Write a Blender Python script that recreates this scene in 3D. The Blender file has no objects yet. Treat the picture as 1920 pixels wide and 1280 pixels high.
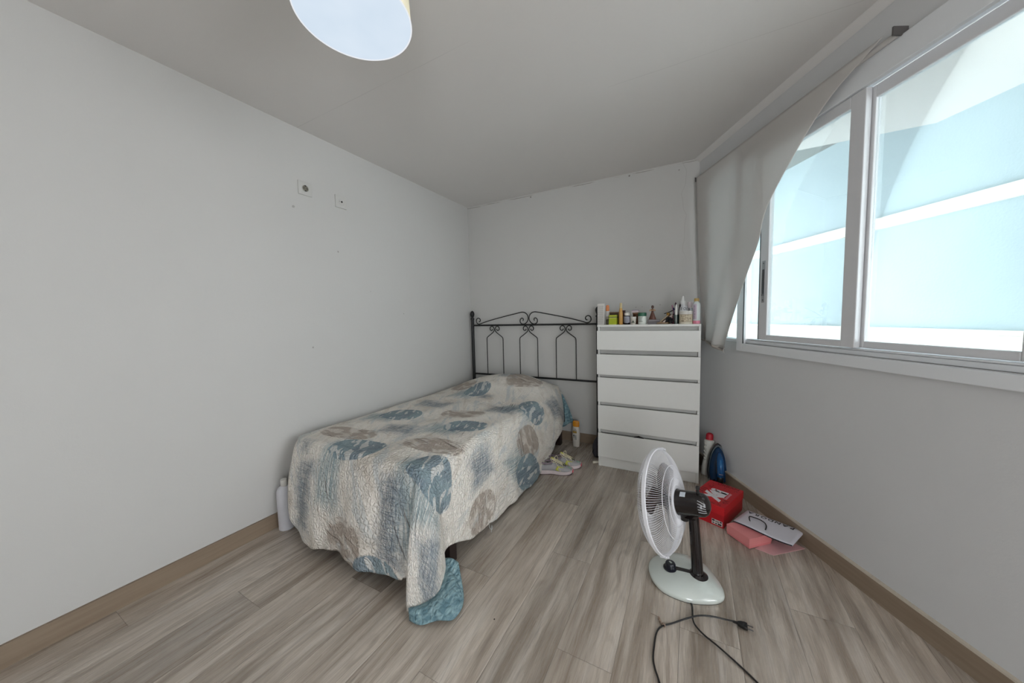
import bpy, bmesh, math, random
import numpy as np
from mathutils import Vector, Matrix, Euler
random.seed(7)
PI = math.pi
SC = bpy.context.scene
COL = SC.collection

# ------------------------------------------------------------------ helpers
def srgb(r, g, b):
    f = lambda c: (c/255/12.92) if c/255 <= .04045 else ((c/255+.055)/1.055)**2.4
    return (f(r), f(g), f(b), 1.0)

class NT:
    """small wrapper for building node trees"""
    def __init__(s, m):
        m.use_nodes = True
        s.t = m.node_tree; s.t.nodes.clear()
        s.out = s.n('ShaderNodeOutputMaterial')
    def n(s, kind, **kw):
        nd = s.t.nodes.new(kind)
        for k, v in kw.items():
            if hasattr(nd, k): setattr(nd, k, v)
        return nd
    def val(s, sock, v):
        if hasattr(v, 'links') or isinstance(v, bpy.types.NodeSocket): s.t.links.new(v, sock)
        else: sock.default_value = v
    def math(s, op, a, b=0.0, c=0.0, clamp=False):
        nd = s.n('ShaderNodeMath', operation=op, use_clamp=clamp)
        s.val(nd.inputs[0], a); s.val(nd.inputs[1], b); s.val(nd.inputs[2], c)
        return nd.outputs[0]
    def mix(s, f, a, b, mode='MIX'):
        nd = s.n('ShaderNodeMix', data_type='RGBA', blend_type=mode)
        nd.clamp_factor = True
        s.val(nd.inputs[0], f); s.val(nd.inputs[6], a); s.val(nd.inputs[7], b)
        return nd.outputs[2]
    def noise(s, vec, scale, detail=3, rough=.5, dist=0.0):
        nd = s.n('ShaderNodeTexNoise')
        if vec is not None: s.val(nd.inputs['Vector'], vec)
        nd.inputs['Scale'].default_value = scale; nd.inputs['Detail'].default_value = detail
        nd.inputs['Roughness'].default_value = rough; nd.inputs['Distortion'].default_value = dist
        return nd.outputs['Fac']
    def maprange(s, v, a, b, c=0.0, d=1.0, smooth=True):
        nd = s.n('ShaderNodeMapRange')
        if smooth: nd.interpolation_type = 'SMOOTHSTEP'
        s.val(nd.inputs[0], v); nd.inputs[1].default_value = a; nd.inputs[2].default_value = b
        nd.inputs[3].default_value = c; nd.inputs[4].default_value = d
        return nd.outputs[0]
    def comb(s, x, y, z=0.0):
        nd = s.n('ShaderNodeCombineXYZ'); s.val(nd.inputs[0], x); s.val(nd.inputs[1], y); s.val(nd.inputs[2], z)
        return nd.outputs[0]
    def sep(s, v):
        nd = s.n('ShaderNodeSeparateXYZ'); s.val(nd.inputs[0], v); return nd.outputs
    def bump(s, h, strength=.3, dist=.01):
        nd = s.n('ShaderNodeBump'); nd.inputs['Strength'].default_value = strength
        nd.inputs['Distance'].default_value = dist; s.val(nd.inputs['Height'], h); return nd.outputs[0]
    def bsdf(s, col, rough=.5, metallic=0.0, normal=None, spec=.5, **kw):
        nd = s.n('ShaderNodeBsdfPrincipled')
        s.val(nd.inputs['Base Color'], col); s.val(nd.inputs['Roughness'], rough)
        nd.inputs['Metallic'].default_value = metallic; nd.inputs['Specular IOR Level'].default_value = spec
        if normal is not None: s.val(nd.inputs['Normal'], normal)
        for k, v in kw.items(): s.val(nd.inputs[k.replace('_', ' ')], v)
        s.t.links.new(nd.outputs[0], s.out.inputs[0]); return nd
    def coord(s, which='Object'):
        return s.n('ShaderNodeTexCoord').outputs[which]

_M = {}
def mat(name, rgb, rough=.5, metallic=0.0, spec=.5, var=.05, vscale=30, bump=0.0, bscale=200, **kw):
    """plain procedural material: base colour with a little noise"""
    if name in _M: return _M[name]
    m = bpy.data.materials.new(name); t = NT(m); c = t.coord()
    base = srgb(*rgb)
    n = t.noise(c, vscale, 3)
    dark = tuple(x*(1-var*2) for x in base[:3])+(1,); lite = tuple(min(1, x*(1+var)) for x in base[:3])+(1,)
    col = t.mix(n, dark, lite)
    nm = None
    if bump: nm = t.bump(t.noise(c, bscale, 3), bump, .003)
    t.bsdf(col, rough, metallic, nm, spec, **kw)
    _M[name] = m; return m

def emat(name, rgb, strength):
    m = bpy.data.materials.new(name); t = NT(m)
    nd = t.n('ShaderNodeEmission'); nd.inputs[0].default_value = srgb(*rgb); nd.inputs[1].default_value = strength
    t.t.links.new(nd.outputs[0], t.out.inputs[0]); return m

class MB:
    """collects shapes into one mesh"""
    def __init__(s): s.v = []; s.f = []; s.m = []; s.uv = None
    def add(s, vs, fs, mi=0):
        o = len(s.v); s.v += [tuple(v) for v in vs]; s.f += [tuple(i+o for i in f) for f in fs]; s.m += [mi]*len(fs); return s
    def xf(s, M, start=0):
        for i in range(start, len(s.v)): s.v[i] = tuple(M @ Vector(s.v[i]))
        return s
    def box(s, lo, hi, mi=0, M=None):
        x0, y0, z0 = lo; x1, y1, z1 = hi
        vs = [(x0,y0,z0),(x1,y0,z0),(x1,y1,z0),(x0,y1,z0),(x0,y0,z1),(x1,y0,z1),(x1,y1,z1),(x0,y1,z1)]
        if M is not None: vs = [M @ Vector(v) for v in vs]
        return s.add(vs, [(0,3,2,1),(4,5,6,7),(0,1,5,4),(1,2,6,5),(2,3,7,6),(3,0,4,7)], mi)
    def grid(s, P, mi=0, closeu=False, closev=False):
        """P: list of rows of points"""
        R, C = len(P), len(P[0]); vs = [p for r in P for p in r]; fs = []
        for i in range(R if closeu else R-1):
            for j in range(C if closev else C-1):
                a = i*C+j; b = i*C+(j+1) % C; c = ((i+1) % R)*C+(j+1) % C; d = ((i+1) % R)*C+j
                fs.append((a, b, c, d))
        return s.add(vs, fs, mi)
    def lathe(s, prof, n=24, mi=0, sx=1, sy=1, M=None, cap=True, bend=None):
        rows = []
        for (r, z) in prof:
            row = []
            for k in range(n):
                a = 2*PI*k/n; p = Vector((r*sx*math.cos(a), r*sy*math.sin(a), z))
                if bend: p = Vector(bend(p))
                row.append(M @ p if M is not None else p)
            rows.append(row)
        o = len(s.v); s.grid(rows, mi, closev=True)
        if cap:
            s.f.append(tuple(o+k for k in range(n-1, -1, -1))); s.m.append(mi)
            e = o+(len(prof)-1)*n; s.f.append(tuple(e+k for k in range(n))); s.m.append(mi)
        return s
    def cyl(s, p0, p1, r0, r1=None, n=12, mi=0):
        p0 = Vector(p0); p1 = Vector(p1); d = p1-p0
        M = Matrix.Translation(p0) @ d.to_track_quat('Z', 'Y').to_matrix().to_4x4()
        return s.lathe([(r0, 0), (r0 if r1 is None else r1, d.length)], n, mi, M=M)
    def tube(s, pts, r, n=8, mi=0, closed=False, cap=True):
        pts = [Vector(p) for p in pts]; N = len(pts); rs = r if isinstance(r, (list, tuple)) else [r]*N
        T = []
        for i in range(N):
            a = pts[(i-1) % N] if closed or i > 0 else pts[0]; b = pts[(i+1) % N] if closed or i < N-1 else pts[-1]
            T.append((b-a).normalized() if (b-a).length > 1e-9 else Vector((0,0,1)))
        u = T[0].orthogonal().normalized(); rows = []
        for i in range(N):
            u = (u-T[i]*u.dot(T[i]))
            if u.length < 1e-6: u = T[i].orthogonal()
            u.normalize(); w = T[i].cross(u)
            rows.append([pts[i]+(u*math.cos(2*PI*k/n)+w*math.sin(2*PI*k/n))*rs[i] for k in range(n)])
        o = len(s.v); s.grid(rows, mi, closeu=closed, closev=True)
        if cap and not closed:
            s.f.append(tuple(o+k for k in range(n-1,-1,-1))); s.m.append(mi)
            e = o+(N-1)*n; s.f.append(tuple(e+k for k in range(n))); s.m.append(mi)
        return s
    def prism(s, outline, z0, z1, mi=0, M=None):
        n = len(outline)
        vs = [Vector((x, y, z0)) for x, y in outline]+[Vector((x, y, z1)) for x, y in outline]
        if M is not None: vs = [M @ v for v in vs]
        fs = [tuple(range(n-1,-1,-1)), tuple(range(n, 2*n))]+[(i, (i+1) % n, n+(i+1) % n, n+i) for i in range(n)]
        return s.add(vs, fs, mi)
    def text(s, body, M, size=.1, depth=.0004, mi=0, align='CENTER', sx=1.0, shear=0, bold=0.0):
        cu = bpy.data.curves.new('t', 'FONT'); cu.body = body; cu.size = size; cu.extrude = depth
        cu.align_x = align; cu.align_y = 'CENTER'; cu.resolution_u = 3; cu.shear = shear; cu.offset = bold
        ob = bpy.data.objects.new('t', cu); me = bpy.data.meshes.new_from_object(ob)
        S = Matrix.Diagonal((sx, 1, 1, 1))
        s.add([M @ (S @ v.co) for v in me.vertices], [tuple(p.vertices) for p in me.polygons], mi)
        bpy.data.objects.remove(ob); bpy.data.curves.remove(cu); bpy.data.meshes.remove(me); return s
    def build(s, name, mats, parent=None, smooth=True, bevel=0.0, sub=0, world=False, weld=False, angle=35, solid=0.0):
        if world and parent is not None:
            Mi = world_of(parent).inverted(); s.v = [tuple(Mi @ Vector(v)) for v in s.v]
        me = bpy.data.meshes.new(name); me.from_pydata(s.v, [], s.f)
        if not isinstance(mats, (list, tuple)): mats = [mats]
        for m in mats: me.materials.append(m)
        me.polygons.foreach_set('material_index', s.m)
        bm = bmesh.new(); bm.from_mesh(me)
        if weld: bmesh.ops.remove_doubles(bm, verts=bm.verts, dist=1e-5)
        bmesh.ops.recalc_face_normals(bm, faces=bm.faces)
        bm.to_mesh(me); bm.free()
        ob = bpy.data.objects.new(name, me); COL.objects.link(ob)
        if parent is not None: ob.parent = parent
        if smooth:
            me.polygons.foreach_set('use_smooth', [True]*len(me.polygons))
            try: me.set_sharp_from_angle(angle=math.radians(angle))
            except Exception: pass
        if bevel:
            b = ob.modifiers.new('b', 'BEVEL'); b.width = bevel; b.segments = 2; b.limit_method = 'ANGLE'; b.harden_normals = False
        if solid:
            q = ob.modifiers.new('s', 'SOLIDIFY'); q.thickness = solid; q.offset = 0
        if sub:
            q = ob.modifiers.new('u', 'SUBSURF'); q.levels = sub; q.render_levels = sub
        return ob

def world_of(o):
    M = Matrix.Translation(o.location) @ o.rotation_euler.to_matrix().to_4x4()
    return (world_of(o.parent) @ M) if o.parent else M
def thing(name, label, cat, loc=(0,0,0), rot=(0,0,0), group=None):
    o = bpy.data.objects.new(name, None); COL.objects.link(o); o.empty_display_size = .05
    o.location = loc; o.rotation_euler = rot; o['label'] = label; o['category'] = cat
    if group: o['group'] = group
    return o
def tag(o, label, cat, group=None):
    o['label'] = label; o['category'] = cat
    if group: o['group'] = group
    return o
def struct(o): o['kind'] = 'structure'; return o
def T(x=0, y=0, z=0): return Matrix.Translation((x, y, z))
def R(ax, deg): return Matrix.Rotation(math.radians(deg), 4, ax)
def spline(pts, n=8, closed=False):
    """Catmull-Rom through points"""
    P = [np.array(p, float) for p in pts]; out = []; N = len(P)
    for i in range(N if closed else N-1):
        p0 = P[(i-1) % N] if closed or i > 0 else 2*P[0]-P[1]
        p1 = P[i]; p2 = P[(i+1) % N]; p3 = P[(i+2) % N] if closed or i < N-2 else 2*P[-1]-P[-2]
        for k in range(n):
            t = k/n
            out.append(.5*((2*p1)+(-p0+p2)*t+(2*p0-5*p1+4*p2-p3)*t*t+(-p0+3*p1-3*p2+p3)*t**3))
    if not closed: out.append(P[-1])
    return out

# ------------------------------------------------------------------ room frame
XL, YB, HC = -2.142, 3.05, 2.387           # left wall, back wall, ceiling
D3 = Vector((.4713, -.882, 0)); N3 = Vector((.882, .4713, 0))    # right wall direction and outward normal
C3 = Vector((.0426, 3.05, 0))
def W(t, o, z): return C3+D3*t+N3*o+Vector((0, 0, z))
MW = Matrix(((D3.x, N3.x, 0, C3.x), (D3.y, N3.y, 0, C3.y), (0, 0, 1, 0), (0, 0, 0, 1)))   # (t,o,z) -> world
YF = -1.7

# ------------------------------------------------------------------ surface materials
def wall_mat(name, rgb, marks=(), crack=False):
    m = bpy.data.materials.new(name); t = NT(m); c = t.coord()
    n = t.noise(c, 1.3, 4, .6); base = srgb(*rgb)
    col = t.mix(n, tuple(x*.95 for x in base[:3])+(1,), base)
    x, y, z = t.sep(c)
    for (px, py, pz, r, k) in marks:       # small scuffs and holes
        d = t.n('ShaderNodeVectorMath', operation='DISTANCE'); t.val(d.inputs[0], c); d.inputs[1].default_value = (px, py, pz)
        f = t.maprange(t.math('ADD', d.outputs['Value'], t.math('MULTIPLY', t.math('SUBTRACT', t.noise(c, 90, 2), .5), r)), r*.5, r*1.1, k, 0)
        col = t.mix(f, col, srgb(95, 85, 75))
    if crack:
        # hairline crack wandering down beside the window corner
        w = t.math('ADD', t.math('MULTIPLY', t.noise(t.comb(0.0, 0.0, z), 3.0, 2.5, .5), .26), -.185)
        d = t.math('ABSOLUTE', t.math('SUBTRACT', x, w))
        f = t.math('MULTIPLY', t.maprange(d, .0005, .0018, .3, 0), t.maprange(z, 1.55, 1.75, 0, 1))
        col = t.mix(f, col, srgb(120, 115, 108))
        # broken plaster line just under the ceiling
        d = t.math('ABSOLUTE', t.math('SUBTRACT', z, t.math('ADD', HC-.022, t.math('MULTIPLY', t.noise(c, 9, 4), .02))))
        f = t.math('MULTIPLY', t.maprange(d, .001, .004, .6, 0), t.maprange(t.noise(c, 5, 3), .45, .6, 0, 1))
        col = t.mix(f, col, srgb(110, 100, 90))
    nm = t.bump(t.math('ADD', t.noise(c, 60, 4, .7), t.math('MULTIPLY', t.noise(c, 7, 3), 2.0)), .12, .004)
    t.bsdf(col, .75, 0, nm, .3); return m
M_wallL = wall_mat('white_plaster_left', (208, 207, 204),
    [(XL,1.223,1.903,.010,.4),(XL,1.501,1.676,.007,.5),(XL,1.286,1.037,.007,.45),(XL,2.071,1.252,.005,.5),(XL,1.75,1.42,.004,.4)])
M_wallB = wall_mat('white_plaster_back', (208, 207, 204),
    [(-1.391,YB,2.36,.009,.7),(-.476,YB,2.365,.008,.7),(-.23,YB,1.275,.005,.35),(-.42,YB,1.26,.006,.4),(-.1,YB,2.33,.007,.6),(-.37,YB,1.262,.004,.4)], crack=True)
M_wallR = wall_mat('white_plaster_right', (212, 212, 212))
M_plain = wall_mat('white_plaster_plain', (208, 207, 205))

def ceiling_mat():
    m = bpy.data.materials.new('ceiling_paint'); t = NT(m); c = t.coord(); x, y, z = t.sep(c)
    base = srgb(226, 223, 220)
    col = t.mix(t.noise(c, 1.2, 4), tuple(q*.95 for q in base[:3])+(1,), base)
    wob = t.math('MULTIPLY', t.math('SUBTRACT', t.noise(c, 3, 3), .5), .012)
    for y0, x0, x1 in ((1.276, -2.2, -.85), (1.875, -.4, 1.5)):       # board joints
        d = t.math('ABSOLUTE', t.math('ADD', t.math('SUBTRACT', y, y0), wob))
        f = t.math('MULTIPLY', t.maprange(d, .0006, .0022, .18, 0), t.math('MULTIPLY', t.math('GREATER_THAN', x, x0), t.math('LESS_THAN', x, x1)))
        f = t.math('MULTIPLY', f, t.maprange(t.noise(c, 2.5, 2), .35, .6, .3, 1))
        col = t.mix(f, col, srgb(105, 98, 92))
    nm = t.bump(t.noise(c, 70, 4, .7), .1, .004)
    t.bsdf(col, .8, 0, nm, .25); return m
M_ceil = ceiling_mat()

def floor_mat():
    m = bpy.data.materials.new('grey_oak_laminate'); t = NT(m); c = t.coord(); x, y, z = t.sep(c)
    PW, PL = .195, 1.21
    xs = t.math('DIVIDE', t.math('ADD', x, .22+PW*40), PW)
    ci = t.math('FLOOR', xs); fx = t.math('FRACT', xs)
    w1 = t.n('ShaderNodeTexWhiteNoise', noise_dimensions='1D'); t.val(w1.inputs['W'], ci)
    off = t.math('MULTIPLY', t.math('FRACT', t.math('MULTIPLY', ci, .381)), PL)
    ys = t.math('DIVIDE', t.math('ADD', t.math('ADD', y, 12.42), off), PL)
    ri = t.math('FLOOR', ys); fy = t.math('FRACT', ys)
    wn = t.n('ShaderNodeTexWhiteNoise', noise_dimensions='2D'); t.val(wn.inputs['Vector'], t.comb(ci, ri))
    rnd = wn.outputs['Value']
    # grain: long stretched noise, offset per board
    gx = t.math('ADD', t.math('MULTIPLY', x, 1.0), t.math('MULTIPLY', rnd, 37.0))
    gy = t.math('ADD', y, t.math('MULTIPLY', rnd, 91.0))
    warp = t.noise(t.comb(t.math('MULTIPLY', gx, 5.0), t.math('MULTIPLY', gy, 1.6)), 1.0, 3, .55)
    gxx = t.math('ADD', gx, t.math('MULTIPLY', warp, .045))
    broad = t.noise(t.comb(t.math('MULTIPLY', gxx, 9.0), t.math('MULTIPLY', gy, .9)), 1.0, 4, .6)
    cath = t.math('SINE', t.math('MULTIPLY', t.math('ADD', gxx, t.math('MULTIPLY', t.noise(t.comb(t.math('MULTIPLY', gx, 6.0), t.math('MULTIPLY', gy, 1.3)), 1.0, 2), .32)), 170.0))
    fine = t.noise(t.comb(t.math('MULTIPLY', gxx, 190.0), t.math('MULTIPLY', gy, 5.0)), 1.0, 3, .6)
    mid = t.noise(t.comb(t.math('MULTIPLY', gxx, 30.0), t.math('MULTIPLY', gy, 1.5)), 1.0, 4, .58)
    A = srgb(156, 142, 127); B = srgb(203, 191, 177); D = srgb(116, 100, 86)
    col = t.mix(t.maprange(broad, .34, .66), A, B)
    col = t.mix(t.maprange(mid, .46, .72, 0, .45), col, srgb(220, 212, 203))
    col = t.mix(t.maprange(mid, .32, .50, .42, 0), col, D)
    col = t.mix(t.math('MULTIPLY', t.maprange(cath, .3, .98, 0, .22), t.maprange(broad, .4, .62)), col, D)
    col = t.mix(t.maprange(fine, .46, .70, 0, .36), col, srgb(96, 84, 74))
    # knots
    vo = t.n('ShaderNodeTexVoronoi'); t.val(vo.inputs['Vector'], t.comb(t.math('MULTIPLY', gx, 3.4), t.math('MULTIPLY', gy, 1.5))); vo.inputs['Scale'].default_value = 1.0
    k = t.math('ADD', vo.outputs['Distance'], t.math('MULTIPLY', t.noise(c, 40, 2), .03))
    col = t.mix(t.maprange(k, .03, .085, .75, 0), col, srgb(84, 70, 60))
    hsv = t.n('ShaderNodeHueSaturation'); hsv.inputs['Saturation'].default_value = .95
    t.val(hsv.inputs['Value'], t.maprange(rnd, 0, 1, .86, 1.12, False)); t.val(hsv.inputs['Color'], col); col = hsv.outputs[0]
    ex = t.math('MULTIPLY', t.math('MINIMUM', fx, t.math('SUBTRACT', 1.0, fx)), PW)
    ey = t.math('MULTIPLY', t.math('MINIMUM', fy, t.math('SUBTRACT', 1.0, fy)), PL)
    e = t.math('MINIMUM', ex, ey)
    col = t.mix(t.maprange(e, .0004, .0015, .5, 0), col, srgb(70, 62, 56))
    h = t.math('ADD', t.math('MULTIPLY', fine, .25), t.math('ADD', t.math('MULTIPLY', mid, .35), t.maprange(e, .0, .0035, 0, 1.2)))
    nm = t.bump(h, .22, .0018)
    rough = t.math('ADD', .20, t.math('MULTIPLY', fine, .16))
    t.bsdf(col, rough, 0, nm, .8); return m
M_floor = floor_mat()

def skirt_mat():
    m = bpy.data.materials.new('oak_skirting'); t = NT(m); c = t.coord(); x, y, z = t.sep(c)
    g = t.noise(t.comb(t.math('MULTIPLY', x, 3.0), t.math('MULTIPLY', y, 3.0), t.math('MULTIPLY', z, 60.0)), 1.0, 4, .6)
    col = t.mix(g, srgb(126, 108, 90), srgb(160, 143, 124))
    t.bsdf(col, .5, 0, None, .4); return m
M_skirt = skirt_mat()
M_white = mat('white_lacquer', (226, 226, 222), .38, var=.01)
M_upvc = mat('white_window_profile', (226, 228, 230), .3, var=.01)
M_upvc_in = mat('white_sash_profile', (214, 214, 216), .35, var=.01)
M_black = mat('black_plastic', (22, 20, 20), .35, var=.02)
M_iron = mat('black_wrought_iron', (17, 17, 18), .42, spec=.5, var=.05)

# ------------------------------------------------------------------ shell
def slab(name, boxes, m, M=None):
    b = MB()
    for lo, hi in boxes: b.box(lo, hi, M=M)
    return struct(b.build(name, m, smooth=False))
slab('floor', [((-2.4, YF-.2, -.1), (3.4, 3.3, 0))], M_floor)
slab('ceiling', [((-2.4, YF-.2, HC), (3.4, 3.3, HC+.1))], M_ceil)
slab('wall_left', [((XL-.15, YF-.15, 0), (XL, YB+.15, HC))], M_wallL)
slab('wall_back', [((XL, YB, 0), (C3.x+.1, YB+.15, HC))], M_wallB)
OF = (.7, 1.6, 2.1)           # unseen opening added behind the camera to light the room from the front
slab('wall_front', [((XL, YF-.15, 0), (OF[0], YF, HC)), ((OF[1], YF-.15, 0), (3.2, YF, HC)), ((OF[0], YF-.15, OF[2]), (OF[1], YF, HC))], M_plain)
TH = .15
tE = 5.6
O1 = (.15, 1.80, 1.0, 2.17)     # opening of the blind-covered window: t0,t1,z0,z1
O2 = (2.15, 3.75, .35, 2.17)    # unseen window opening added out of view as a light source
slab('wall_right', [((-.08, 0, 0), (O1[0], TH, HC)), ((O1[0], 0, 0), (O1[1], TH, O1[2])), ((O1[0], 0, O1[3]), (O1[1], TH, HC)),
                    ((O1[1], 0, 0), (O2[0], TH, HC)), ((O2[0], 0, 0), (O2[1], TH, O2[2])), ((O2[0], 0, O2[3]), (O2[1], TH, HC)),
                    ((O2[1], 0, 0), (tE, TH, HC))], M_wallR, MW)
HB = .086
slab('baseboard_left', [((XL, YF, 0), (XL+.012, YB, HB))], M_skirt)
slab('baseboard_back', [((XL+.012, YB-.012, 0), (C3.x-.008, YB, HB))], M_skirt)
slab('baseboard_right', [((.006, -.012, 0), (O2[0], 0, HB))], M_skirt, MW)
# pale sealant line on top of the right skirting
slab('trim_1', [((.006, -.013, HB), (O2[0], 0, HB+.008))], mat('pale_filler', (206, 196, 180), .8), MW)
# plaster coving along the window wall
cv = MB()
rows = []
for t_ in (-.05, tE):
    rows.append([W(t_, -o, z) for o, z in ((0, HC-.030), (.004, HC-.028), (.016, HC-.016), (.028, HC-.005), (.031, HC-.001), (.031, HC+.01), (0, HC+.01))])
cv.grid(rows)
struct(cv.build('trim_2', M_ceil, smooth=True, angle=50))

# outside: pale blue patio wall with white bands
def patio_mat():
    m = bpy.data.materials.new('pale_blue_render'); t = NT(m); c = t.coord()
    col = t.mix(t.noise(c, 3, 4), srgb(176, 192, 197), srgb(184, 199, 204))
    t.bsdf(col, .8, 0, t.bump(t.noise(c, 80, 3), .2, .004), .2); return m
slab('wall_outside', [((-5, 1.3, -1.0), (1.9, 1.45, 2.6))], patio_mat(), MW)
wb = MB()
wb.box((-5, 1.27, .84), (1.9, 1.3, 1.06), M=MW).box((-5, 1.25, 1.0), (1.9, 1.29, 1.03), M=MW).box((-5, 1.27, 1.79), (1.9, 1.3, 1.87), M=MW)
struct(wb.build('trim_3', mat('cream_render_band', (238, 235, 225), .7), smooth=False))
slab('floor_outside', [((-5, TH, -1.1), (6.5, 1.3, -1.0))], mat('patio_tiles', (200, 196, 190), .7), MW)

slab('shade_slab', [((-5, TH, 2.6), (1.9, 1.6, 2.7))], mat('shade_slab_grey', (140, 142, 140), .7), MW)  # slab added over the patio to keep sky light off its wall
# window 1 (behind the blind)
def glass_mat():
    m = bpy.data.materials.new('window_glass'); t = NT(m)
    a = t.n('ShaderNodeBsdfTransparent'); a.inputs[0].default_value = (.93, .985, .99, 1)
    g = t.n('ShaderNodeBsdfGlossy'); g.inputs[1].default_value = .02
    f = t.n('ShaderNodeFresnel'); f.inputs[0].default_value = 1.45
    nz = t.noise(t.coord(), 2.0, 1)
    mx = t.n('ShaderNodeMixShader'); t.val(mx.inputs[0], t.math('MULTIPLY', f.outputs[0], t.maprange(nz, 0, 1, .5, .6)))
    t.t.links.new(a.outputs[0], mx.inputs[1]); t.t.links.new(g.outputs[0], mx.inputs[2]); t.t.links.new(mx.outputs[0], t.out.inputs[0])
    return m
M_glass = glass_mat()
M_rub = mat('dark_rubber_seal', (60, 64, 66), .6)
def wbox(mb, t0, t1, o0, o1, z0, z1, mi=0): return mb.box((t0, o0, z0), (t1, o1, z1), mi, MW)
w1 = struct(thing('window_1', '', '', W(.9, .05, 1.0)))
del w1['label'], w1['category']
b = MB()
wbox(b, .151, .20, .005, .09, 1.001, 2.169); wbox(b, .20, 1.799, .005, .09, 1.001, 1.022); wbox(b, .20, 1.799, .05, .09, 2.12, 2.169); wbox(b, 1.76, 1.799, .05, .09, 1.022, 2.12)
b.build('window_frame', M_upvc, w1, smooth=False, bevel=.003, world=True)
b = MB()   # surface-mounted track frame that starts part way along
wbox(b, .50, .556, -.022, .002, .95, 2.10); wbox(b, .556, 1.80, -.022, .0, .95, .999); wbox(b, .556, 1.758, .001, .049, 1.023, 1.03); wbox(b, 1.80, 1.85, -.022, 0, .95, 2.2); wbox(b, .50, 1.80, -.022, 0, 2.101, 2.2)
b.build('track_frame', M_upvc, w1, smooth=False, bevel=.003, world=True)
b = MB(); wbox(b, .556, .5585, -.021, -.014, 1.0, 2.10); b.build('seal', M_rub, w1, smooth=False, world=True)
def sash(t0, t1, o0, o1, nm):
    b = MB(); wbox(b, t0, t0+.062, o0, o1, 1.033, 2.099); wbox(b, t1-.062, t1, o0, o1, 1.033, 2.099); wbox(b, t0+.062, t1-.062, o0, o1, 1.033, 1.062); wbox(b, t0+.062, t1-.062, o0, o1, 2.05, 2.099)
    s = b.build(nm, M_upvc_in, w1, smooth=False, bevel=.003, world=True)
    g = MB(); wbox(g, t0+.062, t1-.062, (o0+o1)/2-.002, (o0+o1)/2+.002, 1.062, 2.05); g.build('pane', M_glass, s, smooth=False, world=True)
    return s
s1 = sash(.679, 1.24, -.012, .014, 'sash')
s2 = sash(1.19, 1.755, .016, .04, 'sash')
b = MB(); wbox(b, .668, .6785, -.008, .010, 1.033, 2.099); b.build('seal', M_rub, s1, smooth=False, world=True)
b = MB(); wbox(b, .699, .722, -.0145, -.0121, 1.25, 1.49); b.build('latch_plate', mat('satin_latch_metal', (170, 170, 174), .35, .6), s1, smooth=False, bevel=.001, world=True)
b = MB(); wbox(b, .704, .716, -.017, -.0146, 1.30, 1.44)
for k in range(9): wbox(b, .705, .715, -.0185, -.0171, 1.315+k*.0125, 1.321+k*.0125)
wbox(b, .706, .714, -.020, -.0146, 1.29, 1.298); wbox(b, .7075, .7135, -.0165, -.0146, 1.262, 1.268); wbox(b, .7075, .7135, -.0165, -.0146, 1.472, 1.478)
b.build('latch', mat('dark_latch', (70, 70, 74), .4), s1, smooth=False, world=True)
g = MB(); wbox(g, .20, .50, .016, .019, 1.022, 2.12); g.build('pane', M_glass, w1, smooth=False, world=True)
g = MB(); wbox(g, .556, .667, .003, .006, 1.03, 2.10); g.build('pane', M_glass, w1, smooth=False, world=True)
# frame of the unseen window added further along to bring in daylight
w2 = struct(thing('added_window', '', '', W(3.0, .05, .5))); del w2['label'], w2['category']
b = MB()
for t0 in (2.151, 2.90, 3.69): wbox(b, t0, t0+.058, .03, .09, .121, 2.169)
for z0 in (.351, 1.28, 2.11): wbox(b, 2.209, 3.69, .035, .085, z0, z0+.058)
b.build('window_frame', M_upvc, w2, smooth=False, world=True)

# ------------------------------------------------------------------ wall sockets
def socket(y, z, kind, label):
    r = thing(kind, label, 'socket', (XL, y, z))
    b = MB().box((.0005, -.042, -.042), (.009, .042, .042)); b.build('cover_plate', mat('socket_white', (205, 204, 200), .35, var=.01), r, smooth=False, bevel=.003)
    if kind == 'power_socket':
        M = T(.009, 0, 0) @ R('Y', 90)
        MB().lathe([(.0225, 0), (.0225, .003), (.0195, .003), (.0185, .0005)], 28, M=M, cap=False).build('rim', mat('socket_white', (0,0,0)), r)
        MB().lathe([(.0, .0006), (.0193, .0006)], 28, M=M, cap=False).build('recess', mat('socket_recess', (128, 124, 112), .5), r)
        h = MB(); 
        for yy in (-.0095, .0095): h.cyl((.0096, yy, 0), (.0108, yy, 0), .0028)
        h.box((.0096, -.004, .0125), (.0115, .004, .0185)).box((.0096, -.004, -.0185), (.0115, .004, -.0125))
        h.build('contact_holes', M_black, r)
    else:
        M = T(.009, 0, 0) @ R('Y', 90)
        MB().lathe([(.0, .0022), (.019, .0022), (.0215, 0)], 28, M=M, cap=False).build('boss', mat('socket_white', (0,0,0)), r)
        h = MB().cyl((.0105, .002, 0), (.0135, .002, 0), .0062).cyl((.0105, -.013, .001), (.0118, -.013, .001), .0022)
        h.build('aerial_hole', M_black, r)
socket(1.2985, 2.031, 'power_socket', 'square white power socket high on the left wall, nearer the lamp')
socket(1.541, 2.018, 'aerial_socket', 'square white aerial socket with one dark hole, right of the power socket')

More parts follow.
